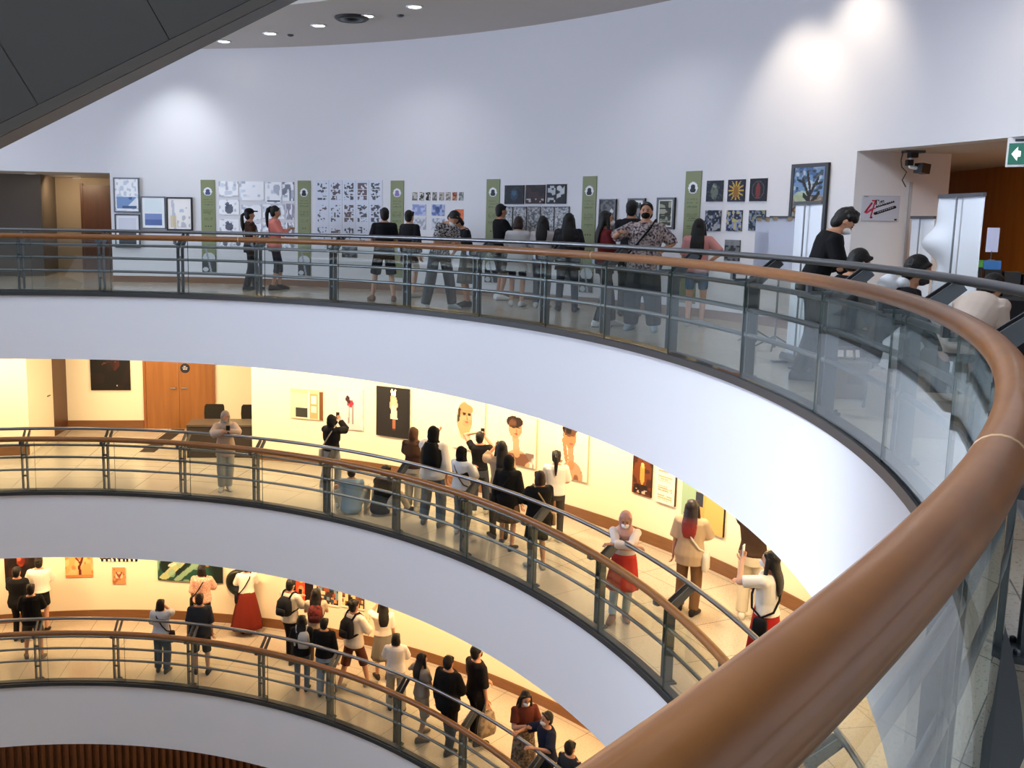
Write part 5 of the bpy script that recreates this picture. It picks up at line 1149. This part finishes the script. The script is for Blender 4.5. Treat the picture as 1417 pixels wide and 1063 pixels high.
# ------------------------------------------------------------------ middle gallery furniture
zM = FZ[1]
o = empty('desk', ((-5.26-3.89)/2, 19.3, zM), math.radians(3)); tag(o, 'dark brown counter desk at the mouth of the recess, behind the person in pale hijab', 'desk')
dk = mat('dark_brown_laminate', '#2d2620', .4); tp = mat('desk_top_laminate', '#4a4238', .3)
G().box((0, 0, .70), (1.38, .62, .04)).obj('desk_top', tp, o)
G().box((0, -.28, .34), (1.36, .03, .66)).obj('front_panel', dk, o)
for s in (-1, 1): G().box((s*.67, 0, .34), (.03, .58, .68)).obj('side_panel', dk, o)
def chair(x, label):
    c = empty('chair', (x, 20.0, zM), math.radians(3)); tag(c, label, 'chair', None)
    G().box((0, 0, .45), (.44, .44, .06)).obj('seat', cloth('#26231f'), c)
    g = G(); g.loft([[V((x_, .20+.03*math.cos(x_*4)+(z-.5)*.12, z)) for x_ in (-w_, -w_*.5, 0, w_*.5, w_)] + [V((x_, .245+.03*math.cos(x_*4)+(z-.5)*.12, z)) for x_ in (w_, w_*.5, 0, -w_*.5, -w_)] for z, w_ in ((.50, .21), (.7, .225), (.86, .215), (.90, .19))]); g.obj('backrest', cloth('#26231f'), c, False)
    for i in (-1, 1):
        for j in (-1, 1): G().capsule((i*.19, j*.19, .43), (i*.2, j*.21, .014), .014, .014, 8).obj('leg', M['post'], c, True)
chair(-4.95, 'dark office chair behind the desk, left one'); chair(-4.12, 'dark office chair behind the desk, right one')
g = G(); g.box((0, 0, .004), (.32, 2.2, .008)); o = g.obj('floor_strip', cloth('#3a3029')); o.location = (-6.2, 20.5, zM); o.rotation_euler.z = math.radians(-2); tag(o, 'dark narrow strip on the floor before the double door', 'mat')  # thin dark strip laid flat on the recess floor
o = empty('intercom', (-8.80, 19.7, zM+1.35)); tag(o, 'small black wall device on the left wall of the recess', 'wall device')
G().box((0, 0, 0), (.04, .10, .16)).obj('case', M['black'], o); G().tube([(0, .0, .08), (.01, -.06, .22), (.01, .12, .36), (.01, .2, .38)], .006, 6).obj('cable', M['dark'], o, True)
# ------------------------------------------------------------------ ceiling fittings, upper gallery
wn = ('nearest to the viewer', 'second nearest, beside the round vent', 'third nearest', 'fourth nearest', 'farthest, by the dark escalator')
def downlight(Pp, label, r=.10, glow=True):
    o = empty('downlight', Pp); tag(o, label, 'downlight', None)
    g = G(); n = 24
    g.loft([[V((q*math.cos(math.tau*i/n), q*math.sin(math.tau*i/n), z)) for i in range(n)] for q, z in ((r*.82, -.012), (r, -.02), (r*1.12, -.012), (r*1.12, -.001), (r*.82, -.001))], False); g.obj('trim_ring', M['white'], o, True)
    g = G(); g.loft([[V((r*.8*math.cos(math.tau*i/n), r*.8*math.sin(math.tau*i/n), z)) for i in range(n)] for z in (-.008, -.002)]); g.obj('lens', M['lampglow'], o)
    return o
for i, (x, y) in enumerate(((574, 9), (508, 22), (441, 35), (374, 46), (310, 57))):
    downlight(Vector(onz(x, y, TOPZ)), 'round recessed downlight in the upper ceiling, %s' % wn[i], .13)
for i, (x, y) in enumerate(((42, 240), (107, 246))):
    downlight(Vector(onz(x, y, 2.30)), 'recessed downlight in the lobby ceiling, %s' % ('left', 'right')[i], .11)
pv = Vector(onz(1293, 223, 2.37)); downlight(pv, 'recessed downlight in the passage ceiling before the orange wall', .1)
vv = Vector(onz(487, 24, TOPZ)); o = empty('ceiling_vent', vv); tag(o, 'round dark air vent in the upper ceiling', 'ceiling vent')
for q, nm, m in ((.30, 'outer_ring', M['dark']), (.22, 'middle_ring', M['post']), (.13, 'inner_cone', M['dark'])):
    g = G(); g.loft([[V((q*s_*math.cos(math.tau*i/28), q*s_*math.sin(math.tau*i/28), z)) for i in range(28)] for s_, z in ((1, -.002), (1, -.02), (.85, -.05), (.6, -.03))]); g.obj(nm, m, o, True)
for i, (x, y) in enumerate(((402, 48), (554, 21))):
    o = G().loft([[V((q*math.cos(math.tau*j/16), q*math.sin(math.tau*j/16), z)) for j in range(16)] for q, z in ((.06, -.001), (.06, -.02), (.03, -.035))]).obj('smoke_detector', M['post'], None, True); o.location = Vector(onz(x, y, TOPZ)); tag(o, 'small grey smoke detector in the upper ceiling, %s' % ('left of the vent', 'right of the vent')[i], 'smoke detector')
# ------------------------------------------------------------------ light and camera
def area(name, loc, target, sx, sy, col, watt, shape='RECTANGLE', spread=180):
    l = bpy.data.lights.new(name, 'AREA'); l.shape = shape; l.size = sx; l.size_y = sy; l.energy = watt; l.color = col; l.spread = math.radians(spread)
    o = link(name, l); o.location = loc; d = Vector(target)-Vector(loc); o.rotation_euler = d.to_track_quat('-Z', 'Y').to_euler(); return o
def spotl(name, loc, target, col, watt, ang, blend=.6, r=.05):
    l = bpy.data.lights.new(name, 'SPOT'); l.energy = watt; l.color = col; l.spot_size = math.radians(ang); l.spot_blend = blend; l.shadow_soft_size = r
    o = link(name, l); o.location = loc; d = Vector(target)-Vector(loc); o.rotation_euler = d.to_track_quat('-Z', 'Y').to_euler(); return o
COOL = (.82, .9, 1.0); WARM = (1.0, .75, .47); WARM2 = (1.0, .66, .36)
# daylight through the roof light over the void, strongest from the left
area('skylight', (CX, CY, 7.6), (CX, CY, 0), 14, 14, COOL, 430, 'DISK', 116)
area('roof_daylight', (CX-8, CY+8.5, 13), (CX+9, CY-4.5, -1), 5, 5, COOL, 430, spread=38)
# gallery downlights washing the lower walls
for k, (col, w_, n) in ((1, (WARM, 70, 13)), (2, (WARM2, 55, 13))):
    for i in range(n):
        t = 8 + i*(112-8)/(n-1)
        area('wall_washer', pol(10.75, t, FZ[k]+2.62), pol(12.1, t, FZ[k]+1.0), .5, .25, col, w_)
    for t in (-30, -60, 150, 190): area('wall_washer', pol(10.75, t, FZ[k]+2.62), pol(12.1, t, FZ[k]+1.0), .5, .25, col, w_)
area('recess_light', (-6.4, 20.3, FZ[1]+2.6), (-6.4, 20.6, FZ[1]), 1.6, .8, WARM, 60)
area('lobby_light', pol(14.6, 98.5, 2.25), pol(15.4, 98.6, 0.6), .5, .3, WARM, 26)
area('passage_light', (7.9, 11.2, 2.3), (8.5, 11.4, .8), 1.2, .6, (1, .85, .66), 34)
area('ground_light', pol(10.0, 90, -8.7), pol(11.5, 90, -10.5), 6, .4, WARM2, 30)
# upper gallery: general wash, an added fill for the passage wall, warm spots
for i in range(8):
    t = -60 + i*24
    area('gallery_fill', pol(10.9, t, TOPZ-.04), pol(12.4, t, 0), .4, .4, (.97, .97, 1), 9, spread=100)
area('gallery_fill', pol(10.6, -16, TOPZ-.04), (5.9, 11.9, 1.0), 1.8, 1.8, (.93, .96, 1), 30, spread=50)  # added fill that brightens the passage wall and the display boards
for t, z, w_, tt in ((26.6, 3.7, 330, 26.6), (22.2, 4.5, 230, 22.2), (10.0, 3.3, 90, 10.5)):
    spotl('ceiling_spot', pol(11.6, tt, TOPZ-.05), pol(12.6, t, z-.9), (1, .86, .68), w_*.6, 70, 1.0, .15)
spotl('ceiling_spot', pol(11.2, 85.5, TOPZ-.05), pol(12.6, 85.5, 2.4), (.93, .97, 1), 150, 75, 1.0, .15)
w = bpy.data.worlds.new('World'); scene.world = w; w.use_nodes = True; b = w.node_tree.nodes['Background']
b.inputs[0].default_value = (.75, .86, 1, 1); b.inputs[1].default_value = .5

cam = bpy.data.cameras.new('camera'); co = link('camera', cam); scene.camera = co
cam.sensor_fit = 'HORIZONTAL'; cam.sensor_width = 36; cam.lens = FPX/W*36; cam.clip_start = .05; cam.clip_end = 200
cam.shift_x = -PX/W; cam.shift_y = PY/W
fw = Vector((0, math.cos(PITCH), -math.sin(PITCH))); up = Vector((0, math.sin(PITCH), math.cos(PITCH))); rt = Vector((1, 0, 0))
c, s = math.cos(ROLL), math.sin(ROLL)
# picture x axis = c*right + s*down ; picture y (down) axis = -s*right + c*down
r2 = rt*c + (-up)*s*-1*-1; d2 = (-up)*c - rt*s*-1*-1
r2 = rt*c - up*s; d2 = -up*c - rt*s
Mx = Matrix((r2, -d2, -fw)).transposed().to_4x4(); Mx.translation = Vector((0, 0, EYE)); co.matrix_world = Mx
scene.view_settings.view_transform = 'Standard'; scene.view_settings.look = 'None'; scene.view_settings.gamma = 1; scene.view_settings.use_curve_mapping = False
scene.view_settings.exposure = 0.0
scene.cycles.max_bounces = 8; scene.cycles.diffuse_bounces = 4; scene.cycles.transparent_max_bounces = 24; scene.cycles.glossy_bounces = 3
scene.cycles.sample_clamp_indirect = 6; scene.cycles.caustics_reflective = False; scene.cycles.caustics_refractive = False
